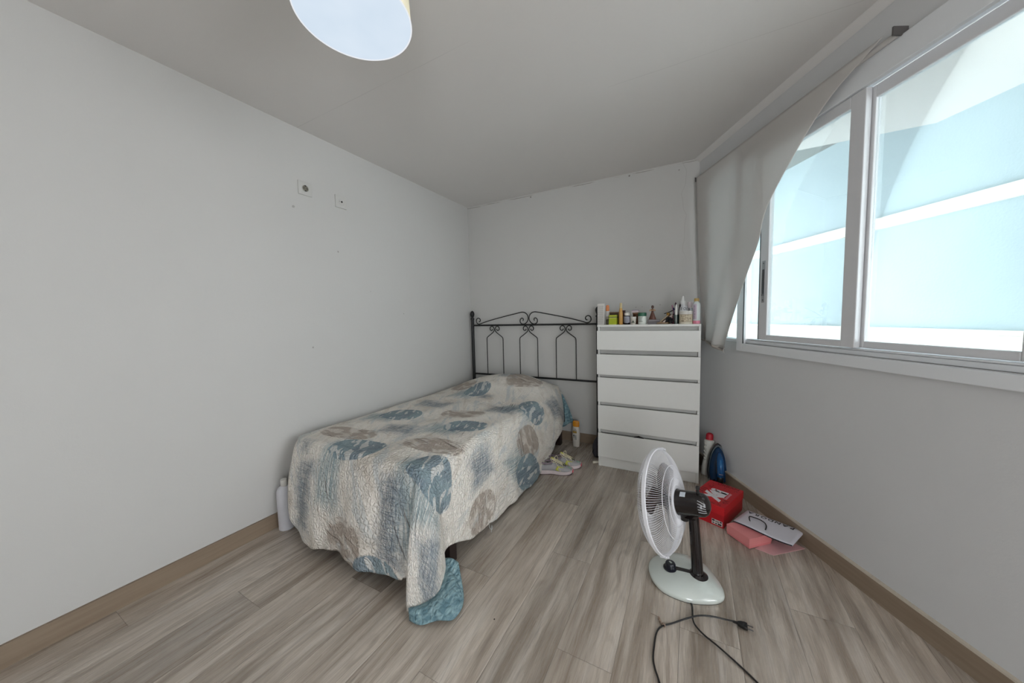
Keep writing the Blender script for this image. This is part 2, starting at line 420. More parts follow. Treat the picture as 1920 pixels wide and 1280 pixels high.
# ------------------------------------------------------------------ pendant lamp
lx, ly, lz, lr = -.898, .728, 2.1, .1637
lamp = thing('pendant_lamp', 'white drum pendant lamp glowing pale blue below, hanging from the ceiling', 'lamp', (lx, ly, lz))
def shade_mat():
    m = bpy.data.materials.new('cream_lampshade'); t = NT(m); c = t.coord()
    col = t.mix(t.noise(c, 300, 2), srgb(236, 228, 200), srgb(245, 238, 214))
    t.bsdf(col, .7, 0, None, .2, Emission_Color=srgb(250, 240, 205), Emission_Strength=.12); return m
n = 96
MB().lathe([(lr-.002, 0), (lr, .0), (lr, .003), (lr*.93, .2), (lr*.93-.003, .2), (lr-.004, .004), (lr-.002, 0)], n, cap=False).build('lamp_shade', shade_mat(), lamp)
rim = MB(); rim.tube([(lr*.995*math.cos(a), lr*.995*math.sin(a), 0) for a in np.linspace(0, 2*PI, n, endpoint=False)], .0022, 8, closed=True)
rim.build('rim', emat('glowing_rim', (240, 244, 250), .95), lamp)
def diff_mat():
    m = bpy.data.materials.new('glowing_diffuser'); t = NT(m); c = t.coord()
    d = t.n('ShaderNodeVectorMath', operation='LENGTH'); t.val(d.inputs[0], c)
    f = t.noise(c, 9, 2, .4)
    col = t.mix(f, srgb(208, 224, 240), srgb(226, 238, 250))
    nd = t.n('ShaderNodeEmission'); t.val(nd.inputs[0], col); nd.inputs[1].default_value = .98
    t.t.links.new(nd.outputs[0], t.out.inputs[0]); return m
MB().lathe([(.0, .002), (lr*.6, .0015), (lr-.0015, .0002)], n, cap=False).build('diffuser', diff_mat(), lamp)
MB().cyl((0, 0, .2), (0, 0, HC-lz-.02), .003).build('cord', M_white, lamp)
MB().lathe([(.05, HC-lz-.0005), (.048, HC-lz-.02), (.01, HC-lz-.028), (0, HC-lz-.03)], 32).build('ceiling_rose', M_white, lamp)
MB().cyl((0, 0, .199), (0, 0, .203), lr*.93, n=48).build('top_disc', mat('shade_top', (235, 232, 222), .7), lamp)

# ------------------------------------------------------------------ bed
bed = thing('bed_frame', 'black wrought iron bed frame with scrolled headboard against the back wall', 'bed', (-1.42, 2.0, 0))
HY = 3.005; PX0, PX1 = -2.092, -.735
def post(x):
    prof = [(.0165, 0), (.0165, 1.185), (.021, 1.188), (.021, 1.198), (.0135, 1.202), (.013, 1.210), (.0185, 1.222), (.0235, 1.240), (.0225, 1.256), (.016, 1.270), (.006, 1.279), (.001, 1.281)]
    MB().lathe(prof, 20, M=T(x, HY, 0)).build('headboard_post', M_iron, bed, world=True)
post(PX0); post(PX1)
for z, r in ((1.122, .0085), (.599, .0085)):
    MB().box((PX0+.015, HY-r*.7, z-r), (PX1-.015, HY+r*.7, z+r)).build('headboard_rail', M_iron, bed, smooth=False, world=True, bevel=.002)
def strand(pts, cx, sgn, r=.0046, nm='scroll'):
    P = spline([(cx+sgn*x, HY, z) for x, z in pts], 8)
    MB().tube(P, r, 8).build(nm, M_iron, bed, world=True)
for cx in (-1.815, -1.4245, -1.0365):
    for sg in (1, -1):
        strand([(.098, .605), (.098, .8), (.098, .96), (.0955, .985), (.088, .998), (.055, 1.022), (.022, 1.046), (.009, 1.062), (.006, 1.078), (.012, 1.098), (.028, 1.110), (.046, 1.106), (.056, 1.090), (.052, 1.073), (.038, 1.066), (.027, 1.073), (.026, 1.083)], cx, sg, nm='spindle')
for sg in (1, -1):
    strand([(.063, 1.163), (.058, 1.178), (.070, 1.189), (.086, 1.183), (.095, 1.166), (.090, 1.145), (.074, 1.132), (.052, 1.130), (.028, 1.142), (.010, 1.165), (.005, 1.192), (.014, 1.220), (.036, 1.240), (.064, 1.248), (.100, 1.244), (.25, 1.215), (.42, 1.179), (.54, 1.148), (.582, 1.135), (.608, 1.141), (.622, 1.162), (.616, 1.188), (.598, 1.199), (.578, 1.192), (.571, 1.176), (.578, 1.163), (.589, 1.162)], -1.4195, sg, .0050)
# base: metal box frame and legs
MB().box((-2.035, 1.12, .215), (-1.030, 2.985, .275)).build('bed_base', mat('black_bed_base', (24, 22, 21), .6), bed, smooth=False, world=True, bevel=.004)
for x, y in ((-1.045, 1.235), (-2.0, 1.235), (-1.085, 2.9), (-2.0, 2.9)):
    MB().box((x-.027, y-.027, 0), (x+.027, y+.027, .215)).build('leg', mat('dark_wood_leg', (38, 26, 24), .4), bed, smooth=False, world=True, bevel=.003)
mt = MB().box((-2.045, 1.085, .28), (-1.06, 2.97, .507))
tag(mt.build('mattress', mat('mattress_ticking', (215, 212, 206), .8), smooth=False, bevel=.03), 'pale mattress under the patterned quilt, on the black bed frame', 'mattress')

# ---- quilt
def quilt():
    # stations: top point (x,y), hem point (x,y,z)
    S = [((-2.062,2.93),(-2.10,2.93,.36)), ((-2.064,2.4),(-2.105,2.4,.34)), ((-2.064,1.8),(-2.105,1.8,.34)), ((-2.062,1.3),(-2.10,1.27,.33)), ((-2.052,1.13),(-2.06,1.08,.30)),
         ((-2.025,1.085),(-1.985,.995,.235)), ((-1.97,1.067),(-1.90,.962,.13)), ((-1.87,1.062),(-1.80,.950,.060)), ((-1.72,1.060),(-1.66,.940,.062)), ((-1.56,1.060),(-1.50,.945,.082)),
         ((-1.42,1.060),(-1.37,.935,.072)), ((-1.30,1.060),(-1.23,.940,.078)), ((-1.19,1.061),(-1.13,.950,.090)), ((-1.12,1.063),(-1.06,.985,.095)), ((-1.085,1.067),(-1.035,1.015,.10)),
         ((-1.072,1.071),(-1.045,.975,.05)), ((-1.064,1.076),(-1.008,.915,.012)), ((-1.056,1.084),(-.965,.955,.024)), ((-1.050,1.094),(-.928,1.015,.042)), ((-1.046,1.11),(-.955,1.105,.065)), ((-1.044,1.145),(-1.005,1.165,.105)),
         ((-1.043,1.22),(-.992,1.225,.118)), ((-1.043,1.40),(-.985,1.38,.058)), ((-1.043,1.65),(-.985,1.65,.030)), ((-1.044,1.95),(-.985,1.95,.016)), ((-1.045,2.2),(-.985,2.21,.012)),
         ((-1.046,2.4),(-.985,2.44,.085)), ((-1.047,2.6),(-.992,2.66,.165)), ((-1.05,2.75),(-1.005,2.80,.200)), ((-1.058,2.86),(-1.03,2.90,.26)), ((-1.08,2.93),(-1.06,2.945,.34))]
    # resample by spacing
    tops = np.array([(a[0], a[1]) for a, _ in S]); hems = np.array([h for _, h in S])
    NP = 14
    tp = np.array(spline([(*a, 0) for a in tops], NP)); hp = np.array(spline(hems, NP))
    seg = np.linalg.norm(np.diff(tp, axis=0), axis=1)*.6+np.linalg.norm(np.diff(hp, axis=0), axis=1)
    cum = np.r_[0, np.cumsum(seg)]; n = int(cum[-1]/.0065)
    u = np.linspace(0, cum[-1], n)
    tp = np.stack([np.interp(u, cum, tp[:, k]) for k in range(2)], 1); hp = np.stack([np.interp(u, cum, hp[:, k]) for k in range(3)], 1)
    ZT = .532
    def bump(x, y):      # pillow shape under the quilt plus gentle unevenness
        e = np.exp(-((np.abs(x+1.50)/.42)**2.6)-((np.abs(y-2.73)/.25)**2.4))*.128
        e += np.exp(-((x+1.60)/.5)**2-((y-2.45)/.3)**2)*.02
        e += .006*np.sin(x*9+y*3)*np.sin(y*5.0-1)+.004*np.sin(x*17-y*11)
        # fall off towards head edge
        return e
    def edge_dist(x, y):
        return np.minimum(np.minimum(x+2.064, -1.043-x), y-1.06)
    # outward direction
    ctr = np.array([-1.55, 0]); A = np.stack([np.clip(tp[:, 0], -1.62, -1.50)*0-1.555+.0*tp[:, 0], np.clip(tp[:, 1], 1.55, 2.9)], 1)
    A[:, 0] = -1.555
    outv = hp[:, :2]-tp; ln = np.linalg.norm(outv, axis=1, keepdims=True); outv = outv/np.maximum(ln, 1e-6)
    NT_, NS = 78, 84
    rows = []; cl = []
    # top, from axis to rim
    for k in range(NT_):
        f = 1-(1-k/NT_)**1.0
        xy = A*(1-f)+tp*f
        d = np.clip(edge_dist(xy[:, 0], xy[:, 1]), 0, 1)
        rnd = .045; z = ZT-(rnd-np.sqrt(np.maximum(rnd**2-(rnd-np.minimum(d, rnd))**2, 0)))*.55
        z = z+bump(xy[:, 0], xy[:, 1])*np.clip(d/.12, 0, 1)**.6
        rows.append(np.stack([xy[:, 0], xy[:, 1], z], 1)); cl.append(xy.copy())
    z0 = rows[-1][:, 2].copy()
    # skirt: cubic bezier from rim to hem
    arc = np.zeros(n); prev = rows[-1].copy()
    s_arr = u/u[-1]
    for k in range(NS+1):
        t = (k/NS)
        P0 = np.column_stack([tp, np.full(n, ZT-.025)]); H = hp
        out3 = np.column_stack([outv, np.zeros(n)])
        P1 = P0+out3*.030+np.array([0, 0, -.012]); hgt = (P0[:, 2]-H[:, 2])[:, None]
        P2 = H+np.array([0, 0, 1.0])*hgt*.55-out3*.012*1.0
        p = ((1-t)**3)*P0+3*((1-t)**2)*t*P1+3*(1-t)*t*t*P2+t**3*H
        # waves down the hanging cloth
        amp = (t**1.4)*.010
        wv = np.sin(u*14.0+1.2*np.sin(u*4))*amp+np.sin(u*33+2*t*3)*amp*.35
        foot = (hp[:, 1] < 1.2) & (hp[:, 0] < -1.08)
        wv = wv*np.where(foot, 1.15, .55)
        p = p+out3*wv[:, None]
        p[:, 2] = np.maximum(p[:, 2], .007)
        arc = arc+np.linalg.norm(p-prev, axis=1) if k else arc+np.linalg.norm(p-prev, axis=1); prev = p.copy()
        # cloth coordinates: outward from the rim
        nx = np.clip((tp[:, 0]+1.0645)/.0215, 0, 1)*1.0; nx = np.where(tp[:, 0] < -2.0, -np.clip((-2.0-tp[:, 0])/.06, 0, 1), nx)
        ny = -np.sqrt(np.clip(1-nx**2, 0, 1)); 
        rows.append(p); cl.append(tp+np.stack([nx, ny], 1)*arc[:, None])
    P = np.array(rows); CL = np.array(cl)
    # quilted surface: small dimples
    R_, C_ = P.shape[:2]
    verts = P.reshape(-1, 3)
    idx = np.arange(R_*C_).reshape(R_, C_)
    faces = np.stack([idx[:-1, :-1], idx[:-1, 1:], idx[1:, 1:], idx[1:, :-1]], -1).reshape(-1, 4)
    me = bpy.data.meshes.new('quilt')
    root = thing('quilt', 'cream quilt with slate, teal and taupe brush-stroke motifs spread over the bed', 'quilt', (-1.55, 2.0, .53))
    off = np.array([-1.55, 2.0, .53])
    me.from_pydata((verts-off).tolist(), [], faces.tolist())
    uvl = me.uv_layers.new(name='cloth'); cv_ = CL.reshape(-1, 2)
    loops = np.zeros(len(me.loops), dtype=np.int32); me.loops.foreach_get('vertex_index', loops)
    uvl.data.foreach_set('uv', cv_[loops].astype(np.float32).ravel())
    U, V = cv_[:, 0], cv_[:, 1]
    def ell(L):
        d = np.full(len(U), 9.0)
        for cu, cvv, ru, rv, a in L:
            ca, sa = math.cos(a), math.sin(a); x = (U-cu)*ca+(V-cvv)*sa; y = -(U-cu)*sa+(V-cvv)*ca
            q = (np.abs(x/ru)**2.5+np.abs(y/rv)**2.5)**(1/2.5)
            d = np.minimum(d, (q-1)*min(ru, rv))
        return np.clip(d, -.2, .2)
    def rect(L):
        d = np.full(len(U), 9.0)
        for cu, cvv, ru, rv, a in L:
            ca, sa = math.cos(a), math.sin(a); x = (U-cu)*ca+(V-cvv)*sa; y = -(U-cu)*sa+(V-cvv)*ca
            d = np.minimum(d, np.maximum(np.abs(x)-ru, np.abs(y)-rv))
        return np.clip(d, -.2, .2)
    teal = [(-1.64,2.40,.105,.13,.1),(-1.80,1.67,.15,.115,.1),(-1.56,1.135,.16,.105,.15),(-.985,1.12,.17,.125,-.2),(-1.23,1.655,.14,.10,.15),(-1.03,2.24,.115,.13,.3),(-.66,1.90,.12,.13,.2),(-1.28,.56,.13,.10,0),(-1.7,2.86,.08,.09,0)]
    tail = [(-1.72,2.30,.10,.10,0),(-1.88,1.58,.13,.09,.2),(-1.66,.97,.095,.19,0),(-1.13,.93,.08,.23,0),(-1.32,1.57,.13,.09,.2),(-1.10,2.14,.13,.10,.4),(-.74,1.84,.13,.12,.3),(-1.0,.98,.14,.12,.5)]
    taup = [(-1.80,1.265,.19,.085,.15),(-1.20,1.325,.175,.085,.15),(-1.41,1.87,.16,.085,.15),(-1.31,2.66,.16,.13,.2),(-.85,2.00,.11,.13,.1),(-1.86,2.50,.12,.10,.1),(-.66,1.47,.10,.12,0),(-1.50,.66,.13,.11,0)]
    navy = [(-1.86,.80,.085,.19,0),(-1.21,.83,.085,.21,0),(-.90,1.50,.10,.115,.1),(-1.56,1.44,.14,.085,.15),(-1.20,2.06,.12,.10,.1),(-1.78,1.99,.14,.085,.1),(-.80,.70,.11,.21,.5),(-.62,2.27,.10,.08,0),(-1.48,2.72,.10,.10,0),(-1.5,2.3,.06,.06,0),(-.95,2.55,.09,.12,0),(-1.9,1.05,.05,.05,0)]
    for nm, arr in (('teal', ell(teal)), ('tail', rect(tail)), ('taupe', ell(taup)), ('navy', rect(navy))):
        at = me.attributes.new(nm, 'FLOAT', 'POINT'); at.data.foreach_set('value', arr.astype(np.float32))
    me.polygons.foreach_set('use_smooth', [True]*len(me.polygons))
    # materials
    m = bpy.data.materials.new('patterned_quilt'); t = NT(m)
    uv = t.n('ShaderNodeUVMap'); uv.uv_map = 'cloth'; uvs = uv.outputs[0]; x, y, z = t.sep(uvs)
    def attr(nm): a = t.n('ShaderNodeAttribute'); a.attribute_name = nm; return a.outputs['Fac']
    wob = t.math('MULTIPLY', t.math('SUBTRACT', t.noise(uvs, 14, 4, .6), .5), .035)
    wobf = t.math('MULTIPLY', t.math('SUBTRACT', t.noise(uvs, 90, 2, .6), .5), .012)
    streak = t.noise(t.comb(t.math('MULTIPLY', x, 120.0), t.math('MULTIPLY', t.math('ADD', y, t.math('MULTIPLY', x, .25)), 7.0)), 1.0, 3, .6)
    xst = t.noise(t.comb(t.math('MULTIPLY', x, 9.0), t.math('MULTIPLY', y, 120.0)), 1.0, 3, .6)
    patch = t.noise(t.comb(t.math('MULTIPLY', x, 13.0), t.math('MULTIPLY', y, 22.0)), 1.0, 2, .4, .6)
    base = t.mix(t.noise(uvs, 5, 4, .6), srgb(228, 221, 210), srgb(246, 242, 235))
    # faint washes of sand and grey over the cream
    base = t.mix(t.maprange(t.noise(uvs, 3.1, 4, .65), .52, .70, 0, .55), base, srgb(186, 176, 163))
    base = t.mix(t.math('MULTIPLY', t.maprange(streak, .52, .68, 0, .35), t.maprange(t.noise(uvs, 4.3, 3), .5, .62)), base, srgb(150, 158, 163))
    wash = t.noise(t.comb(t.math('MULTIPLY', t.math('ADD', x, t.math('MULTIPLY', y, .5)), 11.0), t.math('MULTIPLY', y, 4.0)), 1.0, 4, .65, .6)
    base = t.mix(t.maprange(wash, .50, .66, 0, .6), base, srgb(192, 199, 201))
    base = t.mix(t.maprange(wash, .33, .46, .5, 0), base, srgb(208, 197, 184))
    d = t.math('ADD', attr('tail'), t.math('MULTIPLY', wob, 1.8))
    f = t.math('MULTIPLY', t.maprange(d, -.06, .035, .9, 0), t.maprange(streak, .36, .56, .35, 1))
    col = t.mix(f, base, srgb(156, 172, 175))
    f = t.math('MULTIPLY', t.maprange(d, -.03, .05, .9, 0), t.maprange(streak, .56, .70, 0, .55))
    col = t.mix(f, col, srgb(96, 110, 118))
    # dark scribbled pen lines around the tails
    f = t.math('MULTIPLY', t.maprange(d, .0, .075, .9, 0), t.maprange(t.noise(t.comb(t.math('MULTIPLY', t.math('ADD', x, t.math('MULTIPLY', y, .35)), 75.0), t.math('MULTIPLY', y, 3.0)), 1.0, 2, .5), .645, .68, 0, .8))
    col = t.mix(f, col, srgb(98, 84, 74))
    d = t.math('ADD', attr('navy'), t.math('MULTIPLY', wob, 2.4))
    hx = t.math('ABSOLUTE', t.math('SINE', t.math('MULTIPLY', t.math('ADD', x, t.math('MULTIPLY', t.noise(uvs, 20, 2), .014)), 620.0)))
    hy = t.math('ABSOLUTE', t.math('SINE', t.math('MULTIPLY', t.math('ADD', y, t.math('MULTIPLY', t.noise(uvs, 24, 2), .014)), 620.0)))
    hatch = t.math('MAXIMUM', t.math('MULTIPLY', t.maprange(hx, .55, .9), t.maprange(streak, .42, .56)), t.math('MULTIPLY', t.maprange(hy, .55, .9), t.maprange(xst, .42, .56)))
    f = t.math('MULTIPLY', t.maprange(d, -.06, .018, .55, 0), t.maprange(t.noise(uvs, 30, 3), .3, .6, .4, 1))
    col = t.mix(f, col, srgb(150, 163, 170))
    f = t.math('MULTIPLY', t.maprange(d, -.07, .03, .85, 0), hatch)
    col = t.mix(f, col, srgb(88, 102, 118))
    d = t.math('ADD', attr('taupe'), wobf)
    f = t.math('MULTIPLY', t.maprange(d, -.004, .006, .85, 0), t.maprange(patch, .38, .54, .35, 1))
    col = t.mix(f, col, srgb(174, 161, 149))
    f = t.math('MULTIPLY', t.maprange(d, -.03, .05, .9, 0), t.maprange(t.noise(t.comb(t.math('MULTIPLY', x, 4.0), t.math('MULTIPLY', t.math('ADD', y, t.math('MULTIPLY', x, .3)), 75.0)), 1.0, 2), .63, .66, 0, .7))
    col = t.mix(f, col, srgb(92, 78, 70))
    d = t.math('ADD', attr('teal'), wobf)
    inner = t.mix(t.maprange(streak, .4, .6), srgb(108, 127, 139), srgb(144, 158, 166))
    inner = t.mix(t.maprange(t.noise(uvs, 7, 2), .42, .58, 0, .75), inner, srgb(142, 162, 168))
    patch2 = t.noise(t.comb(t.math('MULTIPLY', t.math('ADD', x, t.math('MULTIPLY', y, .4)), 26.0), t.math('MULTIPLY', y, 9.0)), 1.0, 2, .5, .2)
    inner = t.mix(t.maprange(patch2, .555, .585, 0, .85), inner, srgb(216, 216, 212))
    inner = t.mix(t.maprange(t.math('SUBTRACT', t.noise(uvs, 60, 3, .7), .0), .55, .7, 0, .4), inner, srgb(176, 190, 194))
    f = t.maprange(d, -.003, .004, .93, 0)
    col = t.mix(f, col, inner)
    # vermicelli quilting relief
    vv = t.n('ShaderNodeTexVoronoi', feature='DISTANCE_TO_EDGE'); 
    wv = t.n('ShaderNodeTexNoise'); t.val(wv.inputs['Vector'], uvs); wv.inputs['Scale'].default_value = 22
    dm = t.n('ShaderNodeVectorMath', operation='MULTIPLY_ADD'); t.val(dm.inputs[0], wv.outputs['Color']); dm.inputs[1].default_value = (.035,)*3; t.val(dm.inputs[2], uvs)
    t.val(vv.inputs['Vector'], dm.outputs[0]); vv.inputs['Scale'].default_value = 50
    h = t.math('ADD', t.maprange(vv.outputs['Distance'], 0, .28), t.math('MULTIPLY', t.noise(uvs, 260, 2), .12))
    h = t.math('ADD', h, t.math('MULTIPLY', t.noise(uvs, 12, 3), 1.2))
    nm = t.bump(h, .8, .0062)
    t.bsdf(col, .92, 0, nm, .12)
    # teal lining
    ml = bpy.data.materials.new('teal_quilt_lining'); t = NT(ml); c = t.coord()
    st = t.noise(t.comb(*[t.math('MULTIPLY', q, k) for q, k in zip(t.sep(c), (60.0, 18.0, 60.0))]), 1.0, 3, .6, .5)
    col = t.mix(t.maprange(st, .35, .65), srgb(98, 128, 138), srgb(142, 170, 176))
    col = t.mix(t.maprange(st, .62, .72, 0, .6), col, srgb(188, 208, 212))
    wv2 = t.n('ShaderNodeTexVoronoi', feature='DISTANCE_TO_EDGE'); t.val(wv2.inputs['Vector'], c); wv2.inputs['Scale'].default_value = 45
    t.bsdf(col, .9, 0, t.bump(t.maprange(wv2.outputs['Distance'], 0, .3), .6, .005), .12)
    me.materials.append(m); me.materials.append(ml)
    ob = bpy.data.objects.new('top_cover', me); COL.objects.link(ob); ob.parent = root
    so = ob.modifiers.new('s', 'SOLIDIFY'); so.thickness = .007; so.offset = -1; so.material_offset = 1; so.material_offset_rim = 1
    # check orientation: normals should point up on top
    bm = bmesh.new(); bm.from_mesh(me); bm.faces.ensure_lookup_table()
    fz = sum(f.normal.z for f in bm.faces[:2000]);
    if fz < 0: bmesh.ops.reverse_faces(bm, faces=bm.faces)
    bm.to_mesh(me); bm.free()
    # turned-out corner showing the lining, lying on the floor behind the hanging tip
    hem = spline([(-1.006,.922,.016), (-.965,.960,.028), (-.932,1.015,.045), (-.957,1.10,.068), (-1.0,1.15,.085)], 10)
    outer = spline([(-.968,.893,.006), (-.915,.897,.016), (-.880,.925,.012), (-.842,.945,.022), (-.815,.985,.010), (-.818,1.035,.012), (-.855,1.09,.030), (-.93,1.16,.075)], 6)
    m_ = len(hem); oc = [np.array(outer)[int(round(i*(len(outer)-1)/(m_-1)))] for i in range(m_)]
    rowsL = []
    for k in range(15):
        f = k/14; row = []
        for i in range(m_):
            p = np.array(hem[i])*(1-f)+np.array(oc[i])*f
            p[2] += math.sin(PI*f)*.022*(1 if i < m_*.8 else .6)+math.sin(i*.45+f*2)*.007*f*(1-.3*f)
            p[2] = max(p[2], .006); row.append(tuple(p))
        rowsL.append(row)
    MB().grid(rowsL).build('turned_corner', ml, root, world=True, solid=.007, angle=80)['label'] = 'teal lining turned out at the foot corner'
    # lining triangle at the head end
    rowsL = []
    L0 = spline([(-1.085,2.925,.50), (-1.045,2.93,.46), (-1.0,2.94,.36), (-.958,2.95,.235)], 6); L1 = spline([(-1.07,2.93,.16), (-1.04,2.935,.165), (-1.0,2.945,.195), (-.950,2.952,.222)], 6)
    for k in range(8):
        f = k/7; rowsL.append([tuple(np.array(a)*(1-f)+np.array(b_)*f+np.array([0, -.012*math.sin(PI*f)*math.sin(i*.9), 0])) for i, (a, b_) in enumerate(zip(L0, L1))])
    MB().grid(rowsL).build('hanging_lining', ml, root, world=True, solid=.006, angle=80)['label'] = 'dark teal lining hanging at the head end'
    MB().tube(spline([(-.983,1.51,.048), (-.975,1.505,.030), (-.965,1.512,.022), (-.972,1.52,.040), (-.963,1.50,.012)], 5), .0009, 5).build('loose_thread', mat('thread_white', (215, 220, 222), .8), root, world=True)
quilt()

# ------------------------------------------------------------------ chest of drawers
CX0, CX1, CY0, CY1, CZ = -.641, .060, 2.594, 2.994, 1.125
chest = thing('chest_of_drawers', 'tall white chest of five drawers against the back wall', 'chest of drawers', ((CX0+CX1)/2, (CY0+CY1)/2, 0))
b = MB(); s = .016
b.box((CX0, CY0+.018, 0), (CX0+s, CY1, CZ-s)).box((CX1-s, CY0+.018, 0), (CX1, CY1, CZ-s)).box((CX0, CY0-.002, CZ-s), (CX1, CY1, CZ)).box((CX0+s, CY1-.008, .05), (CX1-s, CY1-.001, CZ-s))
b.build('body', M_white, chest, smooth=False, bevel=.0012, world=True)
MB().box((CX0+s+.001, CY0+.020, .002), (CX1-s-.001, CY0+.034, .079)).build('plinth', M_white, chest, smooth=False, world=True)
DR = [(.935, 1.080, .018), (.745, .901, .026), (.526, .718, .004), (.307, .497, 0), (.083, .274, 0)]
for i, (z0, z1, pull) in enumerate(DR):
    y = CY0-pull
    d = MB().box((CX0+.0015, y, z0), (CX1-.0015, y+.016, z1)).build('drawer', M_white, chest, smooth=False, bevel=.0012, world=True)
    k = MB().box((CX0+s+.012, y+.017, z0+.008), (CX0+s+.024, y+.36, z1-.012)).box((CX1-s-.024, y+.017, z0+.008), (CX1-s-.012, y+.36, z1-.012)).box((CX0+s+.024, y+.017, z0+.008), (CX1-s-.024, y+.36, z0+.012)).box((CX0+s+.024, y+.35, z0+.012), (CX1-s-.024, y+.36, z1-.012))
    k.build('drawer_box', mat('drawer_inside', (196, 194, 190), .5), d, smooth=False, world=True)
# set-back rails seen in the finger gaps
for z0, z1 in ((1.082, 1.108), (.903, .933), (.72, .743), (.499, .524), (.276, .305)):
    MB().box((CX0+s+.001, CY0+.036, z0-.004), (CX1-s-.001, CY0+.048, z1+.001)).build('finger_rail', mat('rail_white', (206, 205, 201), .45, var=.01), chest, smooth=False, world=True)
# dark cloth caught on the lowest drawer
tag(MB().grid([[(-.372+.012*j, CY0+.003+.003*i, .274+(.016-abs(j-3)*.0045)*(1 if i else .1)) for j in range(7)] for i in range(2)]).build('cloth', mat('dark_cloth', (42, 38, 40), .9), solid=.003, world=True), 'dark cloth corner poking out of the lowest drawer', 'cloth')

# ------------------------------------------------------------------ things on the chest
Z = CZ
def bottle(name, label, cat, x, y, prof, m, parts=(), sy=1, sx=1, rz=0, z=None, n=28, body='body'):
    r = thing(name, label, cat, (x, y, Z if z is None else z), (0, 0, rz))
    MB().lathe(prof, n, sx=sx, sy=sy).build(body, m, r)
    for nm, pr_, mm in parts: MB().lathe(pr_, n, sx=sx, sy=sy).build(nm, mm, r)
    return r
def lines_on_front(mb, x0, x1, z0, z1, y, n, seed=1, gap=.4):
    rnd = random.Random(seed); h = (z1-z0)/n
    for i in range(n):
        xa = x0
        while xa < x1-.001:
            w = rnd.uniform(.003, .009); xb = min(x1, xa+w)
            mb.box((xa, y-.0004, z0+i*h), (xb, y, z0+i*h+h*gap)); xa = xb+.0015
M_ink = mat('grey_print', (112, 108, 106), .7)
M_inkd = mat('dark_print', (52, 44, 42), .7)
# 1 white carton
r = thing('carton', 'tall white cardboard carton with grey small print, left end of chest top', 'box', (-.6215, 2.655, Z), (0, 0, math.radians(-6)))
MB().box((-.026, -.018, 0), (.026, .018, .164)).build('body', mat('white_card', (216, 213, 208), .6, var=.01), r, smooth=False, bevel=.0008)
q = MB(); lines_on_front(q, -.022, .022, .008, .15, -.018, 26, 3); q.build('small_print', mat('pale_grey_print', (150, 146, 142), .7), r, smooth=False)
# 2 orange capped bottle behind
bottle('lotion_bottle', 'white bottle with orange cap behind the tall white carton', 'bottle', -.590, 2.725, [(.016, 0), (.019, .01), (.019, .095), (.012, .108)], mat('milk_plastic', (222, 218, 214), .4), [('cap', [(.0135, .106), (.0135, .142), (.010, .152), (.0, .155)], mat('orange_cap', (224, 140, 88), .45))])
bottle('small_jar', 'small dark glass jar with grey lid between carton and lime box', 'jar', -.572, 2.650, [(.011, 0), (.0125, .004), (.0125, .036), (.010, .042)], mat('olive_glass', (62, 56, 36), .2), [('lid', [(.013, .042), (.013, .060), (.011, .063)], mat('grey_lid', (150, 142, 132), .5))])
# 3 brown box behind, maroon carton
r = thing('wooden_box', 'dark brown wooden box standing behind the lime green box', 'box', (-.533, 2.735, Z))
MB().box((-.037, -.03, 0), (.037, .03, .088)).build('body', mat('dark_brown_wood', (58, 36, 20), .5), r, smooth=False, bevel=.001)
MB().box((-.039, -.032, .088), (.039, .032, .097)).build('lid', mat('brown_lid', (112, 82, 58), .5), r, smooth=False, bevel=.001)
tag(MB().box((-.018, -.018, 0), (.018, .018, .108)).xf(T(-.476, 2.742, Z)).build('maroon_carton', mat('maroon_card', (66, 26, 28), .5), smooth=False, bevel=.001), 'maroon carton behind the amber tube on the chest', 'box')
# green box
r = thing('lime_box', 'small lime green cube box with dark band on the chest', 'box', (-.529, 2.646, Z))
ml_ = mat('lime_card', (166, 178, 30), .55)
MB().box((-.0285, -.0285, 0), (.0285, .0285, .054)).build('body', ml_, r, smooth=False, bevel=.0008)
MB().box((-.0275, -.0275, .054), (.0275, .0275, .060)).build('band', mat('olive_band', (84, 88, 22), .5), r, smooth=False)
MB().box((-.0285, -.0285, .060), (.0285, .0285, .074)).build('lid', mat('lime_lid', (178, 188, 58), .5), r, smooth=False, bevel=.0008)
for z0, z1 in ((0, .0035), (.0505, .0535)): MB().box((-.0285, -.0292, z0), (.0285, -.0286, z1)).build('border', mat('pale_lime', (222, 226, 160), .5), r, smooth=False)
# 4 amber tube
bottle('spray_bottle', 'slim tall amber bottle with clear tapered tip on the chest', 'bottle', -.4725, 2.640, [(.0125, 0), (.0150, .006), (.0150, .085), (.0125, .104), (.0105, .120), (.0100, .124)], mat('amber_plastic', (196, 148, 76), .3), [('tip', [(.0098, .124), (.0095, .160), (.0085, .163)], mat('straw_cap', (198, 180, 132), .3))])
# 5 white-lid dark jar
r = bottle('pill_jar', 'dark jar with white lid and blue-grey label beside the amber bottle', 'jar', -.4285, 2.645, [(.0215, 0), (.0225, .004), (.0225, .062), (.018, .067)], mat('dark_brown_glass', (28, 22, 26), .2), [('lid', [(.0185, .067), (.0185, .086), (.017, .088)], mat('ribbed_white', (216, 212, 204), .5)), ('label_band', [(.0228, .014), (.0228, .060)], mat('bluegrey_label', (164, 166, 178), .5))])
q = MB(); lines_on_front(q, -.014, .012, .020, .055, -.0238, 6, 5, .3); q.build('print', M_inkd, r, smooth=False)
